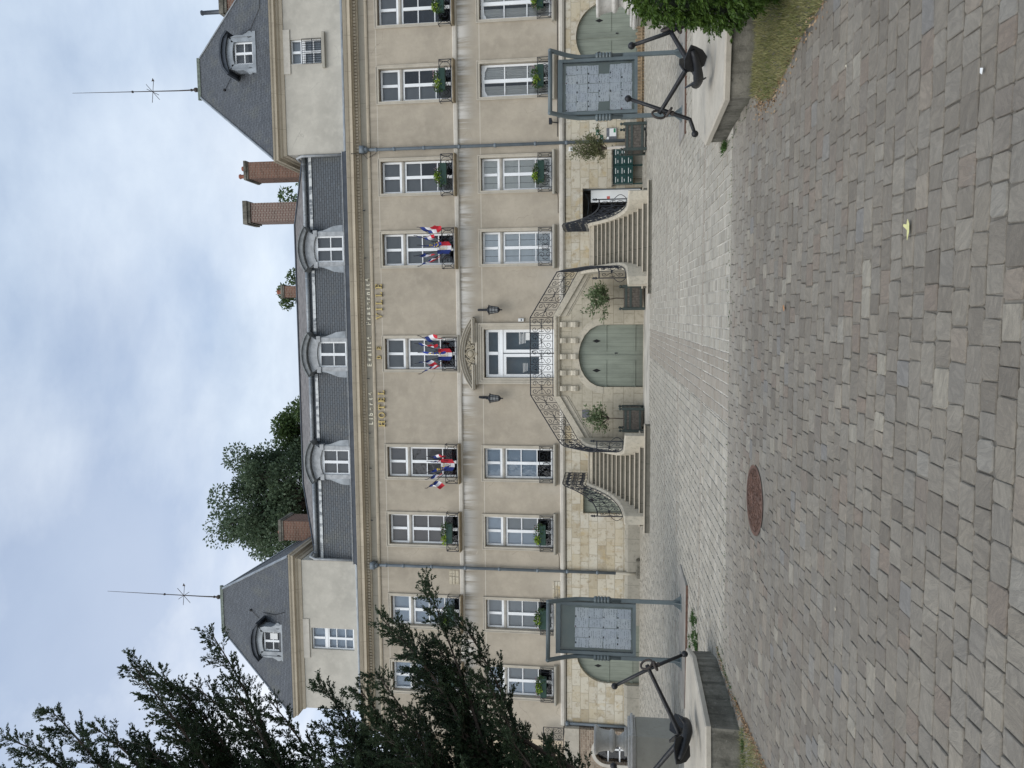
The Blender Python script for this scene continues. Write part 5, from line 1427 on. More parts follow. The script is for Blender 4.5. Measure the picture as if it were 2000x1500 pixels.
# =================================================================== notice boards
def notice_board(ra, la, label, cols, rows, px0, px1, pz0, pz1, base, seed, drop=()):
    """ra, la: (x,y) of right and left foot"""
    rr = random.Random(seed); gx = (ra[0]+la[0])/2; gy = (ra[1]+la[1])/2
    t = thing('notice_board', (gx,gy,gz(gy)), label, 'notice board', 'notice boards of the forecourt')
    ux = Vector((ra[0]-la[0], ra[1]-la[1], 0)); W = ux.length; ux.normalize(); nrm = Vector((ux.y,-ux.x,0))   # towards the viewer
    P = lambda u, n, z: tuple(Vector((la[0],la[1],0))+ux*u+nrm*n+Vector((0,0,z)))
    z0 = gz(gy)+.03
    for u in (0, W):
        mb = MB(); mb.tube([P(u,0,.95),P(u,0,1.60),P(u,.01,1.72),P(u,.10,1.90),P(u,.30,2.15),P(u,.33,2.19)], .038, 10)
        for q in (-.025,.025): pass
        mb.beam(P(u,0,z0),P(u,0,1.13), .066, .05, tuple(nrm)); p = build(mb, 'post', BOARDPAINT, t, True)
        for pl in p.data.polygons[-6:]: pl.use_smooth = False
        mb = MB()
        for k in range(5): mb.tube([P(u,0,1.14+k*.056),P(u,0,1.185+k*.056)], .062, 10)
        mb.tube([P(u,0,1.12),P(u,0,1.42)], .05, 10); build(mb, 'collar', BOARDPAINT, p, True)
        mb = MB()
        for d in (nrm, -nrm, ux, -ux):
            a = Vector(P(u,0,z0)); mb.add([a+d*.03+Vector((0,0,.14)), a+d*.13, a+d*.03], [(0,1,2)])
            s = d.cross(Vector((0,0,1)))*.006; mb.add([a+d*.02+Vector((0,0,.14))+s, a+d*.13+s, a+d*.02+s, a+d*.02+Vector((0,0,.14))-s, a+d*.13-s, a+d*.02-s], [(0,1,2),(5,4,3),(0,3,4,1)])
        c = P(u,0,z0); mb.box(c[0]-.12,c[0]+.12,c[1]-.12,c[1]+.12,z0-.002,z0+.012); build(mb, 'foot_plate', BOARDPAINT, p)
    mb = MB(); mb.tube([P(0,.33,2.19),P(W,.33,2.19)], .038, 10); mb.ball(P(0,.33,2.19), .042, 10); mb.ball(P(W,.33,2.19), .042, 10); build(mb, 'top_bar', BOARDPAINT, t, True)
    mb = MB(); mb.beam(P(-.0,-.055,.98),P(0,-.055,.72), .08, .05, tuple(ux)); build(mb, 'lock_box', BOARDPAINT, t)
    # glazed case between the posts
    a, b = .045, W-.045; zb, zt = .69, 2.05
    def slab(mb, u0, u1, n0, n1, c, d):
        vs = [P(u,n,z) for z in (c,d) for (u,n) in ((u0,n1),(u1,n1),(u1,n0),(u0,n0))]
        mb.add(vs, [(3,2,1,0),(4,5,6,7),(0,1,5,4),(1,2,6,5),(2,3,7,6),(3,0,4,7)])
    mb = MB(); e = .055
    slab(mb, a, a+e, -.04, .05, zb, zt); slab(mb, b-e, b, -.04, .05, zb, zt); slab(mb, a+e, b-e, -.04, .05, zb, zb+e); slab(mb, a+e, b-e, -.04, .05, zt-e, zt)
    slab(mb, a-.012, b+.012, -.05, .03, zt+.0005, zt+.03); slab(mb, a+e-.015,b-e+.015,.03,.058,zt-e-.0,zt-e+.012)
    case = build(mb, 'case_frame', BOARDPAINT, t)
    mb = MB(); slab(mb, a+.01, b-.01, -.035, -.02, zb+.01, zt-.01); pnl = build(mb, 'back_panel', BOARDBACK, t)
    pid = 0
    cw = (px1-px0)/cols; rh = (pz1-pz0)/rows
    for i in range(cols):
        for j in range(rows):
            if (i,j) in drop: continue
            u0 = a+e+(b-a-2*e)*(px0+i*cw)+rr.uniform(-.004,.006); u1 = a+e+(b-a-2*e)*(px0+(i+1)*cw)-.003+rr.uniform(-.004,.008); zt_ = zt-e-(zt-zb-2*e)*(pz0+j*rh)+rr.uniform(-.006,.006); zb_ = zt-e-(zt-zb-2*e)*(pz0+(j+1)*rh)+.003
            n = -.014+.0012*((i+j*2) % 3); sk = rr.uniform(-.008,.008)
            mb = MB(); curl = rr.choice((0,0,0,.02,.03))
            N = 5
            for k in range(N):
                za = lerp(zt_,zb_,k/N); zc = lerp(zt_,zb_,(k+1)/N)
                b0 = .003*math.sin(3*k/N*pi)+curl*max(0,.3-k/N); b1 = .003*math.sin(3*(k+1)/N*pi)+curl*max(0,.3-(k+1)/N)
                mb.quad(P(u0,n+b0,za-sk),P(u0,n+b1,zc-sk),P(u1,n+b1,zc+sk),P(u1,n+b0,za+sk))
            build(mb, 'paper', PAPER, pnl)
            if rr.random() < .8:
                mb = MB(); uu = u0+rr.choice((.01,.02,(u1-u0)/2)); zz = zt_-.012; w = rr.choice((.008,.014)); h = .010
                slab(mb, uu-w, uu+w, n+.003, n+.014, zz-h, zz+h); build(mb, 'magnet', MAGR if rr.random() < .15 else MAG, pnl)
    mb = MB(); mb.quad(P(a+e,.03,zb+e),P(b-e,.03,zb+e),P(b-e,.03,zt-e),P(a+e,.03,zt-e)); build(mb, 'glass', CLEAR, t)
    mb = MB(); x0,x1,y0,y1 = base; mb.cbox(x0,x1,y0,y1,gz(y0)-.05,gz(gy)+.029,.01); build(mb, 'base_slab', plain('base_slab_stone', (.25,.235,.21), .9, .25, 3, 20, .3), t)
    mb = MB(); mb.box(x0-.006,x1+.006,y0-.010,y0-.002,gz(y0)-.03,gz(gy)+.022); build(mb, 'rusty_edge', RUSTC, t)
notice_board((-5.0,-15.85),(-5.97,-16.0),'blue-grey notice board with sixteen papers in a neat block, left of the forecourt',4,4,.06,.94,.2,.98,(-6.5,-4.42,-16.6,-15.5),4)
notice_board((4.50,-14.95),(3.43,-15.05),'blue-grey notice board crowded with papers to its edges, right of the forecourt',5,6,.03,.95,.04,.97,(3.0,5.0,-15.5,-14.5),9,((0,3),(4,3)))
# =================================================================== low walls with slab tops
def inpoly(x, y, poly):
    c = False; n = len(poly)
    for i in range(n):
        x1,y1 = poly[i][:2]; x2,y2 = poly[(i+1) % n][:2]
        if (y1 > y) != (y2 > y) and x < (x2-x1)*(y-y1)/(y2-y1)+x1: c = not c
    return c
PL = [(-4.17,-19.78),(-4.27,-21.2),(-4.9,-21.3),(-9.5,-21.7),(-9.5,-18.9),(-4.36,-19.12)]
PR = [(1.93,-19.66),(2.03,-21.2),(2.9,-21.3),(6.5,-21.7),(6.5,-17.9),(2.5,-18.2)]
def low_wall(poly, ztop, label):
    t = thing('low_wall', (sum(p[0] for p in poly)/len(poly), sum(p[1] for p in poly)/len(poly), -.2), label, 'low wall')
    c = Vector((sum(p[0] for p in poly)/len(poly), sum(p[1] for p in poly)/len(poly)))
    def off(p, d): v = Vector(p[:2]); return tuple(v+(v-c).normalized()*d)
    body = [off(p,-.03) for p in poly]
    sub = []
    for i in range(len(body)):
        p, q = Vector(body[i]), Vector(body[(i+1)%len(body)]); n = max(1, int((q-p).length/.12))
        for k in range(n): sub.append(tuple(p.lerp(q,k/n)))
    mb = MB(); m = len(sub)
    rows = 5
    for r in range(rows+1):
        z = lerp(-.6, ztop-.06, r/rows) if r else -.6
        for p in sub:
            n = mnoise.noise((p[0]*3,p[1]*3,z*4))*.012
            o = off(p, n); mb.v.append((o[0],o[1],z))
    for r in range(rows):
        for i in range(m): mb.f.append([r*m+i, r*m+(i+1)%m, (r+1)*m+(i+1)%m, (r+1)*m+i]); mb.mi.append(0)
    build(mb, 'wall_face', CONC, t)
    mb = MB(); top = []
    for i in range(len(poly)):
        p, q = Vector(poly[i]), Vector(poly[(i+1)%len(poly)]); n = max(1, int((q-p).length/.08))
        for k in range(n):
            w = tuple(p.lerp(q,k/n)); top.append(off(w, mnoise.noise((w[0]*9,w[1]*9,1))*.010))
    m = len(top); inn = [off(p,-.02) for p in top]
    mb.v = [(p[0],p[1],ztop-.06) for p in top]+[(p[0],p[1],ztop-.014) for p in top]+[(p[0],p[1],ztop) for p in inn]
    for r in range(2):
        for i in range(m): mb.f.append([r*m+i, r*m+(i+1)%m, (r+1)*m+(i+1)%m, (r+1)*m+i]); mb.mi.append(0)
    mb.f.append([2*m+i for i in range(m)]); mb.mi.append(0); mb.f.append([i for i in range(m-1,-1,-1)]); mb.mi.append(0)
    build(mb, 'slab_top', CONCTOP, t)
    return t
low_wall(PL, .145, 'dark weathered low concrete wall with pale slab top, under the left anchors')
low_wall(PR, .06, 'lighter low concrete wall with pale slab top beside the grass, under the right anchors')
# =================================================================== anchors
def anchor(T, C, A, B, bend, label, top, arm=.34, sag=.0):
    t = thing('anchor', (C[0],C[1],top), label, 'anchor', 'black ship anchors')
    T, C, A, B = Vector(T), Vector(C), Vector(A), Vector(B)
    mb = MB(); up = (T-C).normalized()
    mb.tube([C-up*.02, C+up*.1, T-up*.06, T+up*.05], [.036,.031,.024,.026], 10)
    build(mb, 'shank', TARRED, t, True)
    mb = MB(); pts = [A, T+(A-T)*.06, T+(B-T)*.06, B]
    if bend: pts = [A, T, T+(B-T)*.75, T+(B-T)*.92, B, B+Vector(bend)*.5, B+Vector(bend)]
    mb.tube(pts, [.020]+[.022]*(len(pts)-2)+[.019], 10); mb.ball(tuple(A), .040, 12); mb.ball(tuple(pts[-1]), .040, 12); build(mb, 'stock', TARRED, t, True)
    sd = (B-A).normalized(); ad = sd.cross(up).normalized()
    mb = MB(); arc = []
    for k in range(13):
        a = -1+2*k/12; arc.append(C+ad*arm*math.sin(a*1.15)/math.sin(1.15)+up*arm*.62*(1-math.cos(a*1.15)))
    mb.tube(arc, [.012+.032*(1-abs(-1+2*k/12)) + .012 for k in range(13)], 10)
    ar = build(mb, 'arms', TARRED, t, True)
    for s, e in ((-1, 2), (1, 10)):
        c = arc[e]; tan = (arc[e+1]-arc[e-1]).normalized()*s; nor = sd.cross(tan).normalized()
        if nor.dot(up) < 0: nor = -nor
        c = c+nor*.028
        shape = [(-.14,0),(-.12,.075),(-.04,.125),(.05,.10),(.12,.045),(.165,0),(.12,-.045),(.05,-.10),(-.04,-.125),(-.12,-.075)]
        mb = MB(); n = len(shape)
        mb.v = [tuple(c+tan*u+sd*v-nor*.008) for u,v in shape]+[tuple(c+tan*u+sd*v+nor*(.006)) for u,v in shape]+[tuple(c+nor*.022)]
        mb.f = [[n-1-i for i in range(n)]]+[[i,(i+1)%n,n+(i+1)%n,n+i] for i in range(n)]+[[n+i,n+(i+1)%n,2*n] for i in range(n)]; mb.mi = [0]*len(mb.f)
        build(mb, 'fluke', TARRED, ar)
    mb = MB(); r0 = T+up*.06; e1 = sd; e2 = up.cross(sd)
    mb.tube([r0+(e1*math.cos(2*pi*k/14)+e2*.5*math.sin(2*pi*k/14)+up*.5*math.sin(2*pi*k/14))*.075 for k in range(14)], .014, 7, True)
    q0 = T+sd*.09; mb.tube([q0+(up*math.cos(2*pi*k/12)+e2*math.sin(2*pi*k/12))*.05 for k in range(12)], .016, 7, True); mb.ball(tuple(T+sd*.13), .03, 8)
    build(mb, 'shackle_ring', RUSTY, t, True)
anchor((-4.30,-19.9,.66),(-5.05,-20.05,.28),(-4.54,-19.9,1.07),(-4.09,-19.9,.235),None,'black anchor with shackle whose stock leans on the end of the left low wall',.145,.30)
anchor((-5.50,-20.5,.83),(-4.62,-20.7,.27),(-5.20,-20.5,1.08),(-5.80,-20.5,.58),None,'black anchor on the left low wall with its long shank running out of view',.145,.34)
anchor((2.32,-19.8,.56),(2.83,-20.0,.22),(2.46,-19.8,.94),(2.20,-19.8,.24),(-.16,.02,-.06),'black anchor with bent stock end and balls on the right low wall',.06,.40)
anchor((3.00,-20.3,.50),(2.47,-20.45,.22),(2.88,-20.3,.915),(3.23,-20.3,.13),None,'black anchor on the right low wall partly behind the bush',.06,.34)
# =================================================================== pedestals with urns
def pedestal(cx, cy, label):
    g = gz(cy); t = thing('pedestal', (cx,cy,g), label, 'pedestal')
    mb = MB(); mb.cbox(cx-.35,cx+.35,cy-.35,cy+.35,g-.1,.66,.012); build(mb, 'block', PEDST, t)
    mb = MB(); mb.cbox(cx-.37,cx+.37,cy-.37,cy+.37,.66,.70,.012); mb.cbox(cx-.40,cx+.40,cy-.40,cy+.40,.70,.75,.02); mb.cbox(cx-.36,cx+.36,cy-.36,cy+.36,.75,.80,.02); build(mb, 'cap', URNST, t)
def urn(cx, cy, label):
    t = thing('stone_urn', (cx,cy,.80), label, 'urn', 'stone urns')
    mb = MB(); mb.cbox(cx-.19,cx+.19,cy-.19,cy+.19,.80,.86,.01)
    mb.lathe([(.17,.86),(.16,.89),(.11,.94),(.095,.985),(.11,1.01),(.13,1.02)], (cx,cy,0), 24); build(mb, 'foot', URNST, t, True)
    mb = MB(); mb.lathe([(.10,1.02),(.17,1.04),(.205,1.08),(.20,1.12),(.175,1.135),(.18,1.15),(.19,1.25),(.215,1.34),(.26,1.375),(.265,1.395),(.26,1.425),(.21,1.43),(.19,1.40),(.0,1.36)], (cx,cy,0), 28); build(mb, 'bowl', URNST, t, True)
pedestal(-8.09,-15.0,'plain stone pedestal block at the left edge of the forecourt')
urn(-8.06,-15.0,'pale stone urn on the pedestal in front of the rubble wall')
pedestal(5.78,-14.0,'stone pedestal mostly behind the bush at the right edge')
urn(5.78,-14.0,'pale stone urn in front of the right gate above the bush')
# =================================================================== neighbours on the left
t = thing('rubble_garden_wall', (-19,-.5,0), 'brown rubble and brick wall with pale coping and arched window left of the town hall', 'wall')
WX, WH, WZ0, WZS, WR = -17.0, .50, .25, 1.25, .5
mb = MB(); wall_grid(mb, -23, -16.15, -.1, 2.35, [(WX-WH, WX+WH, WZ0, WZS+WR)], -.3, .3)
for a in (ell(WX,WH,WZS,WR,14),):
    for (xa,za),(xb,zb) in zip(a,a[1:]): mb.quad((xa,-.3,za),(xb,-.3,zb),(xb,-.3,WZS+WR+.001),(xa,-.3,WZS+WR+.001)); mb.quad((xa,-.3,za),(xa,0,za),(xb,0,zb),(xb,-.3,zb))
mb.quad((-16.15,-.3,-.1),(-16.15,.3,-.1),(-16.15,.3,2.35),(-16.15,-.3,2.35)); build(mb, 'wall', RUBBLE, t)
mb = MB(); mb.box(-23,-16.12,-.34,.2,2.35,2.92); build(mb, 'coping', CONCTOP, t)
mb = MB(); inn = [(WX-WH,WZ0)]+ell(WX,WH,WZS,WR,14)+[(WX+WH,WZ0)]; o2 = [(WX-WH-.13,WZ0)]+ell(WX,WH+.13,WZS,WR+.13,14)+[(WX+WH+.13,WZ0)]
mb.band(inn, o2, 'xz', -.33, -.301); build(mb, 'window_surround', TRIM, t)
mb = MB(); mb.box(WX-.03,WX+.03,-.12,-.08,WZ0,WZS+WR); mb.box(WX-WH,WX+WH,-.12,-.08,.75,.80); mb.box(WX-WH,WX+WH,-.12,-.08,1.2,1.25); w = build(mb, 'window', WHITE, t)
mb = MB(); mb.quad((WX-WH,-.09,WZ0),(WX+WH,-.09,WZ0),(WX+WH,-.09,WZS+WR),(WX-WH,-.09,WZS+WR)); build(mb, 'pane', GLASS, w)
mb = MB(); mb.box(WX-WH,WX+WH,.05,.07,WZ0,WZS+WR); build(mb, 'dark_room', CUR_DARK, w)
build(railing([(-22.0,-.2,2.95,3.75),(-16.2,-.2,2.95,3.75)], .5), 'terrace_railing', IRON, t)
t = thing('neighbour_house', (-24,4,0), 'warm beige house wall just visible between the conifer branches on the left', 'house')
mb = MB(); mb.box(-32,-16.9,.8,9,0,8.5); build(mb, 'wall', BEIGE, t)
mb = MB(); mb.prism([(.3,8.5),(4.9,11.5),(9.5,8.5)], 'yz', -32.3, -16.95); build(mb, 'roof', SLATE_P, t)
mb = MB(); mb.box(-21.5,-20.5,.76,.7995,4,6); build(mb, 'window', WHITE, t)
# =================================================================== ground, setts
S_ = lambda y: gz(y)
def sheet(name, x0, x1, ys, dz, mat):
    mb = MB()
    for a, b in zip(ys, ys[1:]): mb.quad((x0,b,gz(b)+dz),(x1,b,gz(b)+dz),(x1,a,gz(a)+dz),(x0,a,gz(a)+dz)) if a > b else None
    return kind(build(mb, name, mat, org=(0,0,0)), 'structure')
sheet('ground', -300, 300, [400,60,0,-2,-8,-20.25,-60], -.075, EARTH)
sheet('courtyard_bed', -17.5, 14, [0.2,-2,-8,-20.25], -.010, JOINTL)
sheet('driveway_bed', -9.5, 7.5, [-20.25,-34], -.0065, JOINT)
GR = [(2.06,-21.2),(1.90,-21.6),(1.80,-22.0),(1.88,-22.4),(2.02,-22.9),(2.06,-23.4),(2.2,-24.2),(6,-24.5),(6,-21.4)]
GL = [(-4.26,-21.15),(-4.10,-21.4),(-4.02,-21.9),(-3.98,-22.4),(-4.2,-23.4),(-9,-24),(-9,-21.5)]
MHX, MHY, MHR = -1.77, -21.63, .335
rs = random.Random(77)
def stone8(mb, x0, x1, y0, y1, zf, gap, hgt, irr, tilt):
    cx, cy = (x0+x1)/2, (y0+y1)/2
    c = min(x1-x0, y1-y0)*rs.uniform(.03,.13)
    g = gap*.5; gy = gap*.5+.0028
    y0 += gy-g; y1 -= gy-g
    P = [(x0+g+c,y0+g),(x1-g-c,y0+g),(x1-g,y0+g+c),(x1-g,y1-g-c),(x1-g-c,y1-g),(x0+g+c,y1-g),(x0+g,y1-g-c),(x0+g,y0+g+c)]
    P = [(p[0]+rs.uniform(-irr,irr), p[1]+rs.uniform(-irr,irr)) for p in P]
    dz = rs.uniform(-.4,.5)*hgt; tx, ty = rs.uniform(-tilt,tilt), rs.uniform(-tilt,tilt)
    n = len(mb.v)
    for p in P: mb.v.append((p[0],p[1],zf(p[1])-.02))
    for p in P: mb.v.append((p[0],p[1],zf(p[1])-.0018+dz+tx*(p[0]-cx)+ty*(p[1]-cy)))
    k = .955
    for p in P:
        q = (cx+(p[0]-cx)*k, cy+(p[1]-cy)*k); mb.v.append((q[0],q[1],zf(q[1])+.0028+dz+tx*(q[0]-cx)+ty*(q[1]-cy)+rs.uniform(-.0015,.0015)))
    for r in range(2):
        for i in range(8): mb.f.append([n+r*8+i,n+r*8+(i+1)%8,n+(r+1)*8+(i+1)%8,n+(r+1)*8+i]); mb.mi.append(0)
    mb.f.append([n+16+i for i in range(8)]); mb.mi.append(0)
def stone4(mb, x0, x1, y0, y1, zf, gap, hgt):
    g = gap/2; n = len(mb.v); dz = rs.uniform(-1,1)*hgt; i = .004; j = lambda: rs.uniform(-i,i)
    P = [(x0+g+j(),y0+g+j()),(x1-g+j(),y0+g+j()),(x1-g+j(),y1-g+j()),(x0+g+j(),y1-g+j())]
    cx, cy = (x0+x1)/2, (y0+y1)/2
    for p in P: mb.v.append((p[0],p[1],zf(p[1])-.02))
    for p in P: q = (cx+(p[0]-cx)*.93, cy+(p[1]-cy)*.93); mb.v.append((q[0],q[1],zf(q[1])+dz))
    for a in range(4): mb.f.append([n+a,n+(a+1)%4,n+4+(a+1)%4,n+4+a]); mb.mi.append(0)
    mb.f.append([n+4,n+5,n+6,n+7]); mb.mi.append(0)
def blocked(x, y):
    return inpoly(x,y,PL) or inpoly(x,y,PR) or inpoly(x,y,GR) or inpoly(x,y,GL)
# dark driveway: lateral courses
mb = MB(); y = -20.27; sk = .012
while y > -28.2:
    h = rs.uniform(.118,.15); d = y+29
    xa = max(-7.5, -.60*d-2.6); xb = min(6.2, .46*d+2.4)
    x = xa+rs.uniform(0,.15)
    while x < xb:
        w = rs.choice((.095,.11,.12,.13,.14,.15,.165,.185))*rs.uniform(.93,1.07)
        cx, cy = x+w/2, y-h/2
        if not blocked(cx,cy) and math.hypot(cx-MHX,cy-MHY) > MHR+.06:
            wob = .022*mnoise.noise((cx*.7,cy*.7,0))
            stone8(mb, x, x+w, y-h+wob, y+wob, S_, rs.uniform(.002,.007), .0050, .0050, .014)
        x += w
    y -= h
kind(build(mb, 'driveway', SETT, org=(0,0,0)), 'structure')
# pale courtyard: courses running towards the building, a warm middle strip
def court(name, xa, xb, mat):
    mb = MB(); x = xa
    while x < xb-.02:
        w = min(rs.uniform(.125,.155), xb-x); y = -20.24+rs.uniform(0,.1)*0
        y0 = -20.24
        while y0 < -.2:
            for q in LATS:
                if q-.005 < y0+.07 < q+.15: y0 = q+.145
            l = rs.uniform(.13,.21) if y0 < -9 else rs.uniform(.2,.34)
            for q in LATS:
                if y0 < q < y0+l: l = q-y0
            cx, cy = x+w/2, y0+l/2
            if not blocked(cx,cy) and not (-6.3 < cx < 3.5 and cy > -5.9): stone4(mb, x, x+w, y0, min(y0+l,-.02), S_, .014, .0045)
            y0 += l
        x += w
    return kind(build(mb, name, mat, org=(0,0,0)), 'structure')
LATS = (-11.8,-14.65,-18.0)
court('courtyard', -17.2, -1.25, COURT)
court('courtyard_strip', -1.25, -.45, BANDM)
court('courtyard', -.45, 13.6, COURT)
# lateral courses across the court
mb = MB()
for q in LATS:
    x = -17.2
    while x < 13.5:
        l = rs.uniform(.16,.30)
        if not blocked(x+l/2,q+.07): stone4(mb, x, x+l, q+.002, q+.142, S_, .012, .003)
        x += l
kind(build(mb, 'courtyard_courses', BANDM, org=(0,0,0)), 'structure')
# manhole
t = thing('manhole_cover', (MHX,MHY,gz(MHY)), 'round rusty cast iron manhole cover in the dark setts', 'manhole cover')
mb = MB(); zc = gz(MHY); sl = .042
def disc(mb, r0, r1, z, n=40):
    for k in range(n):
        a = 2*pi*k/n; b = 2*pi*(k+1)/n; f = lambda r, q: (MHX+r*math.cos(q), MHY+r*math.sin(q), z+sl*(r*math.sin(q)))
        mb.quad(f(r0,a),f(r1,a),f(r1,b),f(r0,b))
disc(mb, .30, .335, zc+.004); build(mb, 'ring', RUSTC, t)
mb = MB(); disc(mb, .0005, .296, zc+.001)
rr = random.Random(8)
for _ in range(420):
    a = rr.uniform(0,2*pi); r = .29*math.sqrt(rr.random()); x = MHX+r*math.cos(a); y = MHY+r*math.sin(a); z = zc+.001+sl*(y-MHY); s = .007; q = rr.uniform(0,3)
    mb.beam((x-s*2*math.cos(q),y-s*2*math.sin(q),z+.002),(x+s*2*math.cos(q),y+s*2*math.sin(q),z+.002), .006, .006)
build(mb, 'lid', RUSTC, t)
mb = MB(); disc(mb, .335, .41, zc-.004); build(mb, 'mortar_collar', JOINT, t)
# =================================================================== conifer on the left
rc = random.Random(5)
def spray(lf, P, d, L, n, bl, bw, rnd, spread=.9):
    """a yew-like shoot: blades fanned along a short twig"""
    d = d.normalized()
    for k in range(n):
        u = rnd.uniform(.05,1.0); p = P+d*L*u
        q = Vector((rnd.gauss(0,1),rnd.gauss(0,1),rnd.gauss(0,1))); q = (q-d*q.dot(d)).normalized()
        dd = (d*rnd.uniform(.5,1.2)+q*spread*rnd.uniform(.4,1)).normalized()
        leaf(lf, p, dd, bl*rnd.uniform(.6,1.25)*(1.1-.4*u), bw*rnd.uniform(.7,1.2), rnd)
def bough(wd, lf, A, B, rnd, thick=.035, dens=1.0, reach=1.0):
    A, B = Vector(A), Vector(B); L = (B-A).length
    mid = A.lerp(B,.5)+Vector((rnd.uniform(-.07,.12)*L,rnd.uniform(-.12,.12)*L,-L*rnd.uniform(.06,.2)))
    pts = [A.lerp(mid,t*2) if t < .5 else mid.lerp(B,t*2-1) for t in [k/8 for k in range(9)]]
    for k in range(9):
        t = k/8; pts[k] = A*(1-t)**2+mid*2*t*(1-t)+B*t*t
    wd.tube(pts, [thick*(1-.85*k/8) for k in range(9)], 5)
    n = int(L*12*dens)
    for k in range(n):
        t = (k+rnd.random())/n*.85+.15; 
        p = A*(1-t)**2+mid*2*t*(1-t)+B*t*t; tan = ((mid-A)*(1-t)+(B-mid)*t).normalized()
        q = Vector((rnd.gauss(0,.8),rnd.gauss(0,.9),rnd.gauss(0,.8))); q = q-tan*q.dot(tan)
        d = (tan*.9+q.normalized()*rnd.uniform(.5,1.0)+Vector((0,0,.18))).normalized()
        sl = (.20+.45*math.sin(pi*min(1,t*.95)))*rnd.uniform(.5,1.1)*min(1,L/1.6)*reach
        e = p+d*sl+Vector((0,0,.04)); wd.tube([p,e], [.007,.002], 3, False, False)
        m = max(3,int(sl*17))
        for j in range(m):
            u = (j+.6)/m; pp = p.lerp(e,u); qd = Vector((rnd.gauss(0,1),rnd.gauss(0,1),rnd.gauss(0,1))); qd = (qd-d*qd.dot(d)).normalized()
            spray(lf, pp, d*.8+qd*rnd.uniform(.2,.75)+Vector((0,0,.1)), .15*rnd.uniform(.7,1.3), 21, .060, .021, rnd)
        spray(lf, e-d*.05, d, .15, 15, .07, .022, rnd, .7)
    spray(lf, B-tan*.12, tan, .2, 22, .07, .02, rnd, .6)
t = thing('conifer', (-9.4,-17,gz(-17)), 'large dark conifer with spiky ascending sprays filling the left edge', 'conifer')
wd = MB(); TX = -9.4
wd.tube([(TX,-17,-.15),(TX+.1,-17,3),(TX+.05,-16.9,7),(TX+.2,-17,10),(TX+.5,-17,13)], [.22,.2,.15,.1,.04], 8)
wd.tube([(TX+.2,-17.1,-.15),(TX+1.0,-17.2,1.6),(TX+1.7,-17.2,3.4),(TX+2.0,-17.1,5)], [.12,.1,.07,.03], 7)
wd.tube([(TX+.4,-16.8,-.15),(TX+1.5,-16.6,1.4),(TX+2.3,-16.7,2.7)], [.09,.07,.03], 7)
lf = MB()
TIPS = [(-7.55,12.0,10.2),(-7.15,11.1,9.3),(-5.52,9.45,7.4),(-6.55,8.75,7.0),(-5.75,7.95,6.4),(-6.3,7.65,6.2),(-6.65,6.9,5.6),(-6.05,6.0,4.6),(-5.9,5.3,4.0),(-4.82,4.86,3.0),(-4.62,4.14,2.7),(-5.1,3.6,2.3),(-5.8,3.2,2.0),(-6.45,2.75,1.6),(-6.7,2.1,1.3),(-5.3,4.6,2.9),(-5.55,5.0,3.3),(-6.2,9.1,7.4),(-6.9,10.2,8.4),(-6.1,4.4,2.7),(-5.5,4.0,2.5),(-6.35,8.3,6.6)]
for x, z, zs in TIPS:
    yy = -17+rc.uniform(-.7,.7)
    bough(wd, lf, (TX+.15,-17+rc.uniform(-.1,.1),zs), (x-.2+(yy+17)*.3, yy, z+(z-1.1)*(yy+17)*.08), rc, .05, 1.35, .8)
SIL = [(1.5,-7.1),(2.6,-6.7),(3.6,-5.9),(4.6,-5.3),(5.2,-6.1),(6.2,-6.5),(7.2,-6.9),(8.4,-6.6),(9.2,-6.6),(10.2,-7.3),(11.4,-7.6),(12.6,-8.0)]
for k in range(125):
    z = 1.8+k/125*11.2; xr = interp(z, [p[0] for p in SIL], [p[1] for p in SIL]); x = xr-.75-abs(rc.gauss(0,.8)) if k % 3 else rc.uniform(-8.8,xr-.8); yy = -17+rc.uniform(-1.5,1.0)
    bough(wd, lf, (TX+.1,-17,max(.7,z-1.6)), (x,yy,z), rc, .022, 1.0)
build(wd, 'trunk', BARK, t); build(lf, 'crown', YEW, t)
# =================================================================== bush on the right
rb = random.Random(13)
t = thing('thuja_bush', (2.95,-22.45,-.25), 'dense bright green bush overhanging the right end of the low wall', 'bush')
BC = Vector((2.96,-22.6,.40)); BRX, BRY, BRZ = .64,.80,.82
def bsurf(th, ph):
    d = Vector((math.cos(th)*math.cos(ph), math.sin(th)*math.cos(ph), math.sin(ph)))
    k = 1+.16*mnoise.noise(d*2.3)+.08*mnoise.noise(d*6)
    return BC+Vector((d.x*BRX*k, d.y*BRY*k, d.z*BRZ*k)), d
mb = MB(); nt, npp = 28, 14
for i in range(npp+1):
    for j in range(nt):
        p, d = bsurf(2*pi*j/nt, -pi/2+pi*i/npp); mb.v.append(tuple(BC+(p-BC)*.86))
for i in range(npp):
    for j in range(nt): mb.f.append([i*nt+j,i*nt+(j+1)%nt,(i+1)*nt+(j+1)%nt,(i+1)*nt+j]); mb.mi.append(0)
build(mb, 'dark_core', plain('bush_inside', (.012,.022,.008), .95, .3, 6, 20, .5), t)  # solid core in dark foliage colour, keeps the bush from being see-through
lf = MB()
for k in range(6200):
    th = rb.uniform(0,2*pi); ph = math.asin(rb.uniform(-.95,1)); p, d = bsurf(th, ph)
    p = BC+(p-BC)*rb.uniform(.84,1.0)
    dd = (d*.7+Vector((rb.gauss(0,.35),rb.gauss(0,.35),-.55+rb.gauss(0,.3)))).normalized()
    spray(lf, p, dd, .085*rb.uniform(.6,1.3), 15, .040, .015, rb, .6)
build(lf, 'foliage', BUSH, t)
mb = MB(); mb.tube([(2.97,-22.45,-.3),(2.97,-22.45,.3)], .04, 6); build(mb, 'stem', BARK, t)
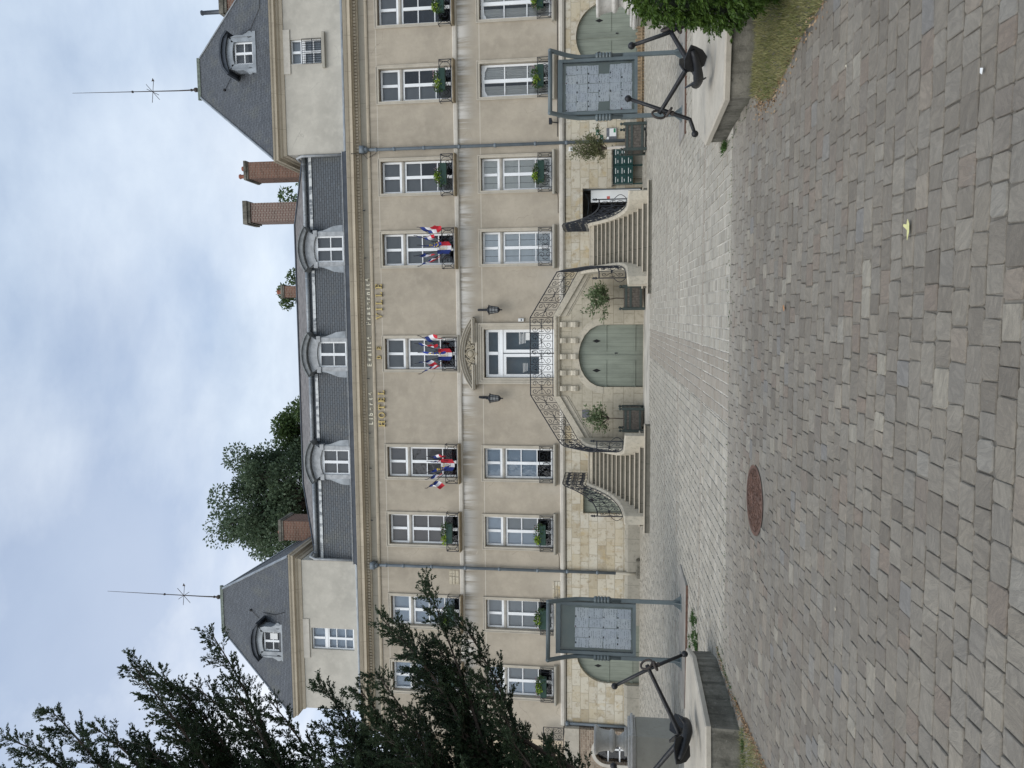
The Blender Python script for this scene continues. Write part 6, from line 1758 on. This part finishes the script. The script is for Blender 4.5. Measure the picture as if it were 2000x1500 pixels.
# =================================================================== trees behind the roofs
def broad_tree(name, cx, cy, zc, rx, rz, label, mat, rnd, n, L, lobes=22):
    g = 0; t = thing(name, (cx,cy,0), label, 'tree', 'trees behind the town hall')
    wd = MB(); wd.tube([(cx,cy,-.1),(cx+.1,cy,zc*.5),(cx,cy,zc-rz*.3),(cx+.2,cy,zc+rz*.6)], [.45,.36,.25,.06], 8)
    lf = MB(); cl = []
    for k in range(lobes):
        a = rnd.uniform(0,2*pi); s = rnd.uniform(-.75,1); q = math.sqrt(max(0,1-s*s*.9)); r = rnd.uniform(.45,.98)
        c = Vector((cx+rx*r*q*math.cos(a), cy+rx*r*q*math.sin(a), zc+rz*r*s)); cl.append((c, rx*rnd.uniform(.15,.30)))
        b = Vector((cx,cy,zc-rz*.4+rz*.3*s)); wd.tube([b, b.lerp(c,.5)+Vector((0,0,.2)), c], [.10,.06,.02], 5)
    for c, r in cl:
        for j in range(int(n/lobes)):
            while True:
                p = Vector((rnd.uniform(-1,1),rnd.uniform(-1,1),rnd.uniform(-1,1)))
                if .12 < p.length < 1: break
            P = c+Vector((p.x*r*1.15,p.y*r*1.15,p.z*r*.85))
            leaf(lf, P, (p+Vector((rnd.gauss(0,.7),rnd.gauss(0,.7),rnd.gauss(-.2,.6)))).normalized(), L*rnd.uniform(.6,1.3), L*.62*rnd.uniform(.7,1.2), rnd)
    build(wd, 'trunk', BARK, t); build(lf, 'crown', mat, t)
rt = random.Random(31)
broad_tree('broadleaf_tree',-12.1,20,23.2,4.2,4.9,'tall dense dark green tree rising behind the left end of the roof',TREEF,rt,36000,.22,80)
broad_tree('broadleaf_tree',-8.0,23,21.4,3.7,4.1,'lower tree just right of the tall dark tree behind the roof',TREEG,rt,19000,.24,44)
broad_tree('broadleaf_tree',2.5,24,22.2,2.6,2.8,'feathery light tree top around the small chimney',TREEG,rt,4600,.22,20)
broad_tree('broadleaf_tree',7.4,22,21.0,2.2,2.7,'pale tree top between the two tall right chimneys',TREEG,rt,4600,.22,20)
broad_tree('broadleaf_tree',5.0,24,20.9,1.6,2.2,'small dark tree top left of the tall brown chimney',TREEF,rt,3000,.30,12)
# =================================================================== grass, weeds, litter
rg = random.Random(99)
def blades(mb, poly, n, L, lo=0):
    xs = [p[0] for p in poly]; ys = [p[1] for p in poly]
    k = 0
    while k < n:
        x = rg.uniform(min(xs),max(xs)); y = rg.uniform(min(ys),max(ys))
        if not inpoly(x,y,poly): continue
        k += 1; d = Vector((rg.gauss(0,.55),rg.gauss(0,.55),1)).normalized(); f = .5+.5*mnoise.noise((x*3,y*3,0))
        leaf(mb, Vector((x,y,gz(y)-.015)), d, L*rg.uniform(.5,1.2)*(.6+.7*f), .006, rg)
GRV = [p for p in GR if True]; GRV = [(2.06,-21.22),(1.92,-21.6),(1.83,-22.0),(1.90,-22.4),(2.04,-22.9),(2.1,-23.5),(2.4,-24.0),(3.8,-24.0),(3.8,-21.4),(2.9,-21.32)]
mb = MB(); blades(mb, GRV, 34000, .065)
GLV = [(-4.27,-21.2),(-4.14,-21.4),(-4.05,-21.9),(-4.02,-22.4),(-4.3,-23.2),(-6.5,-23.4),(-6.5,-21.45),(-4.9,-21.32)]
blades(mb, GLV, 12000, .06)
kind(build(mb, 'grass', GRASSM, org=(0,0,0)), 'stuff')
mb = MB()
for poly in (GR, GL): mb.add([(p[0],p[1],gz(p[1])-.022) for p in poly], [tuple(range(len(poly)))])
kind(build(mb, 'soil_bed', plain('grass_soil', (.11,.115,.05), .95, .4, 4, 40, .5), org=(0,0,0)), 'structure')
# weeds along the edges
mb = MB()
def weed(x, y, r, n, L):
    for _ in range(n):
        a = rg.uniform(0,2*pi); q = r*rg.random(); leaf(mb, Vector((x+q*math.cos(a),y+q*.6*math.sin(a),gz(y)-.005)), Vector((rg.gauss(0,.6),rg.gauss(0,.6),.8)).normalized(), L*rg.uniform(.5,1.2), L*.22, rg)
for k in range(24): weed(-4.72+rg.uniform(-.28,.22),-17.6+rg.uniform(-.35,.35),.07,26,.06)
for k in range(8): weed(1.86+rg.uniform(-.04,.05),-19.75+rg.uniform(-.12,.12),.05,26,.065)
for k in range(6): weed(-5.3+rg.uniform(-.3,.3),-17.0+rg.uniform(-.1,.1),.05,18,.05)
for k in range(125): x = rg.uniform(-4,1.8); weed(x,-20.26+rg.gauss(0,.10),.03,rg.randint(3,9),.022)
for k in range(60): y = rg.uniform(-21.2,-19.8); weed(lerp(-4.07,-4.15,(y+19.8)/-1.4)+rg.uniform(0,.06),y,.025,7,.03)
for k in range(40): y = rg.uniform(-21.2,-19.8); weed(lerp(1.88,2.0,(y+19.8)/-1.4)-rg.uniform(0,.05),y,.025,6,.022)
for k in range(9): weed(-4.32+rg.uniform(-.25,.1),-20.9+.0*k-rg.uniform(0,.2)-.35,.06,16,.04)
kind(build(mb, 'weeds', BOXLEAF, org=(0,0,0)), 'stuff')
# brown litter along the grass edges and the foot of the walls
mb = MB()
def litter(x, y, s=.035):
    d = Vector((rg.gauss(0,1),rg.gauss(0,1),rg.uniform(0,.5))).normalized(); leaf(mb, Vector((x,y,gz(y)+.008)), d, s*rg.uniform(.5,1.2), s*.5, rg)
E2 = [(1.98,-21.3),(1.86,-21.6),(1.80,-22.0),(1.88,-22.4),(2.02,-22.9),(2.08,-23.5)]
for k in range(420):
    i = rg.randrange(len(E2)-1); u = rg.random(); litter(lerp(E2[i][0],E2[i+1][0],u)+rg.gauss(.02,.06), lerp(E2[i][1],E2[i+1][1],u)+rg.gauss(0,.05), .03)
for k in range(900): u = rg.random(); litter(lerp(-4.08,-3.98,u)-abs(rg.gauss(0,.18))*u, lerp(-21.0,-22.6,u)+rg.gauss(0,.06), .026)
for k in range(260): u = rg.random(); litter(-4.12-.1*u+rg.uniform(0,.1), lerp(-19.8,-21.2,u), .022)
kind(build(mb, 'leaf_litter', DRY, org=(0,0,0)), 'stuff')
# single things lying on the setts
def fallen(name, pts, th, x, y, mat, label, cat, rz=0, curl=.01):
    c, s = math.cos(rz), math.sin(rz); mb = MB(); z = gz(y)+.012; n = len(pts)
    P = [(x+c*u-s*v, y+s*u+c*v, z+curl*abs(v)*12*.1+curl*abs(u)*2) for u, v in pts]
    mb.v = P+[(p[0],p[1],p[2]+th) for p in P]; mb.f = [[n-1-i for i in range(n)],[n+i for i in range(n)]]+[[i,(i+1)%n,n+(i+1)%n,n+i] for i in range(n)]; mb.mi = [0]*len(mb.f)
    tag(build(mb, name, mat), label, cat)
fallen('fallen_leaf', [(-.06,0),(-.03,.012),(-.005,.02),(.022,.055),(.03,.045),(.022,.018),(.045,-.002),(.02,-.012),(-.02,-.008)], .002, .41, -24.9, plain('yellow_leaf', (.62,.60,.28), .6, .1, 20), 'pale yellow fallen leaf on the dark setts', 'leaf', .1, .08)
fallen('fallen_leaf', [(-.03,0),(-.01,.02),(.015,.022),(.03,.005),(.02,-.015),(-.01,-.016)], .003, .03, -22.6, plain('orange_leaf', (.36,.19,.09), .7, .2, 20), 'small orange brown fallen leaf on the dark setts', 'leaf', .5, .15)
fallen('paper_scrap', [(-.015,0),(0,.014),(.017,.004),(.006,-.012)], .003, .97, -25.55, WPLASTIC, 'tiny white paper scrap on the setts at lower right', 'scrap', .3, .1)
for i, (x, y, lab) in enumerate(((-1.9,-24.0,'tiny cream leaf fragment on the setts at lower left'),(1.5,-23.9,'tiny cream leaf fragment on the setts right of the yellow leaf'))):
    fallen('leaf_fragment', [(-.013,0),(0,.008),(.013,.002),(.003,-.008)], .003, x, y, plain('cream_leaf', (.55,.5,.38), .7), lab, 'leaf', i, .1)
EXPO = 0.48
# =================================================================== sky, sun, camera
w = bpy.data.worlds.new('World'); sc.world = w; w.use_nodes = True
nt = w.node_tree; nt.nodes.clear(); N = nt.nodes.new; Lk = nt.links.new
SUN_EL, SUN_AZ = rad(52), rad(205)      # azimuth clockwise from +Y: behind the viewer, to the left
out = N('ShaderNodeOutputWorld'); bg = N('ShaderNodeBackground'); Lk(bg.outputs[0], out.inputs[0])
sky = N('ShaderNodeTexSky'); sky.sky_type = 'NISHITA'; sky.sun_disc = False; sky.sun_elevation = SUN_EL; sky.sun_rotation = SUN_AZ; sky.air_density = 1.0; sky.dust_density = 1.5; sky.ozone_density = 1.5
tc = N('ShaderNodeTexCoord')
sep = N('ShaderNodeSeparateXYZ'); Lk(tc.outputs['Generated'], sep.inputs[0])
# cloud layer: direction projected on a flat ceiling
mx = N('ShaderNodeMath'); mx.operation = 'MAXIMUM'; Lk(sep.outputs[2], mx.inputs[0]); mx.inputs[1].default_value = .02
ad = N('ShaderNodeMath'); ad.operation = 'ADD'; Lk(mx.outputs[0], ad.inputs[0]); ad.inputs[1].default_value = .18
dv = N('ShaderNodeVectorMath'); dv.operation = 'DIVIDE'; Lk(tc.outputs['Generated'], dv.inputs[0])
cb = N('ShaderNodeCombineXYZ'); 
for i in range(3): Lk(ad.outputs[0], cb.inputs[i])
Lk(cb.outputs[0], dv.inputs[1])
mp = N('ShaderNodeMapping'); Lk(dv.outputs[0], mp.inputs[0]); mp.inputs[1].default_value = (3.1,1.7,0.4); mp.inputs[3].default_value = (1.0,1.0,.3)
def noise(scale, detail, rough, dist=0):
    n = N('ShaderNodeTexNoise'); Lk(mp.outputs[0], n.inputs['Vector']); n.inputs['Scale'].default_value = scale; n.inputs['Detail'].default_value = detail; n.inputs['Roughness'].default_value = rough; n.inputs['Distortion'].default_value = dist; return n.outputs[0]
def ramp(f, stops):
    r = N('ShaderNodeValToRGB'); Lk(f, r.inputs[0])
    while len(r.color_ramp.elements) < len(stops): r.color_ramp.elements.new(.5)
    for e, (p, c) in zip(r.color_ramp.elements, stops): e.position = p; e.color = (c,c,c,1) if not isinstance(c, tuple) else (*c,1)
    return r.outputs[0]
def mixc(f, a, b):
    m = N('ShaderNodeMix'); m.data_type = 'RGBA'
    for s, v in ((0,f),(6,a),(7,b)):
        if isinstance(v, bpy.types.NodeSocket): Lk(v, m.inputs[s])
        elif isinstance(v, tuple): m.inputs[s].default_value = (*v,1)
        else: m.inputs[s].default_value = v
    return m.outputs[2]
n1 = noise(.95, 8, .58, .4); n2 = noise(3.2, 8, .6, .2); n3 = noise(.6, 3, .5)
K = 8.1     # sky radiance scale (background strength is 0.1)
d2 = N('ShaderNodeVectorMath'); d2.operation = 'DOT_PRODUCT'; Lk(tc.outputs['Generated'], d2.inputs[0]); d2.inputs[1].default_value = (-.44,.78,.445)
pz = ramp(d2.outputs['Value'], [(.945,0),(.993,.20)])
s1 = N('ShaderNodeMath'); s1.operation = 'SUBTRACT'; Lk(n1, s1.inputs[0]); Lk(pz, s1.inputs[1])
cover = ramp(s1.outputs[0], [(.30,.45),(.46,.85),(.56,1.0)])
cl_col = mixc(ramp(n2, [(.3,0),(.7,1)]), (.46*K,.56*K,.71*K), (.68*K,.78*K,.90*K))
dt = N('ShaderNodeVectorMath'); dt.operation = 'DOT_PRODUCT'; Lk(tc.outputs['Generated'], dt.inputs[0]); dt.inputs[1].default_value = (-.30,.15,-.45)
a3 = N('ShaderNodeMath'); a3.operation = 'ADD'; Lk(n3, a3.inputs[0]); Lk(dt.outputs['Value'], a3.inputs[1])
cl_col = mixc(ramp(a3.outputs[0], [(.34,0),(.58,1)]), cl_col, (.98*K,1.0*K,1.02*K))
br = N('ShaderNodeMix'); br.data_type = 'RGBA'; br.blend_type = 'MULTIPLY'; br.inputs[0].default_value = 1.0
Lk(sky.outputs[0], br.inputs[6]); br.inputs[7].default_value = (1.5,1.5,1.5,1)
col = mixc(cover, br.outputs[2], cl_col)
Lk(col, bg.inputs[0]); bg.inputs[1].default_value = .1
sd = bpy.data.lights.new('sun', 'SUN'); sd.energy = 1.5; sd.angle = rad(45); sd.color = (1,.96,.9)
so = bpy.data.objects.new('sun', sd); COL.objects.link(so)
dirv = Vector((math.sin(SUN_AZ)*math.cos(SUN_EL), math.cos(SUN_AZ)*math.cos(SUN_EL), math.sin(SUN_EL)))
so.rotation_euler = dirv.to_track_quat('Z','Y').to_euler(); so.location = dirv*60
yaw, pitch, roll = -0.0914, 0.1298, 0.0033
cy_, sy_ = math.cos(yaw), math.sin(yaw); cp, sp = math.cos(pitch), math.sin(pitch)
fw = Vector((sy_*cp, cy_*cp, sp)); r_ = Vector((cy_,-sy_,0)); u_ = r_.cross(fw)
cr, sr = math.cos(roll), math.sin(roll); right = r_*cr+u_*sr; up = u_*cr-r_*sr
cd = bpy.data.cameras.new('camera'); cam = bpy.data.objects.new('camera', cd); COL.objects.link(cam)
# the phone was held upright and the picture is stored on its side: image up is the scene's right
M = Matrix.Identity(4)
for i, v in enumerate((-up, right, -fw)): M.col[i][:3] = v
M.col[3][:3] = (0,-29,1.11); cam.matrix_world = M
cd.sensor_width = 36; cd.sensor_fit = 'HORIZONTAL'; cd.lens = 27.0; cd.clip_start = .1; cd.clip_end = 2000
sc.camera = cam
vs = sc.view_settings; vs.view_transform = 'Standard'; vs.look = 'None'; vs.gamma = 1; vs.exposure = EXPO; vs.use_curve_mapping = False
sc.render.engine = 'CYCLES'
sc.cycles.max_bounces = 8; sc.cycles.transparent_max_bounces = 12
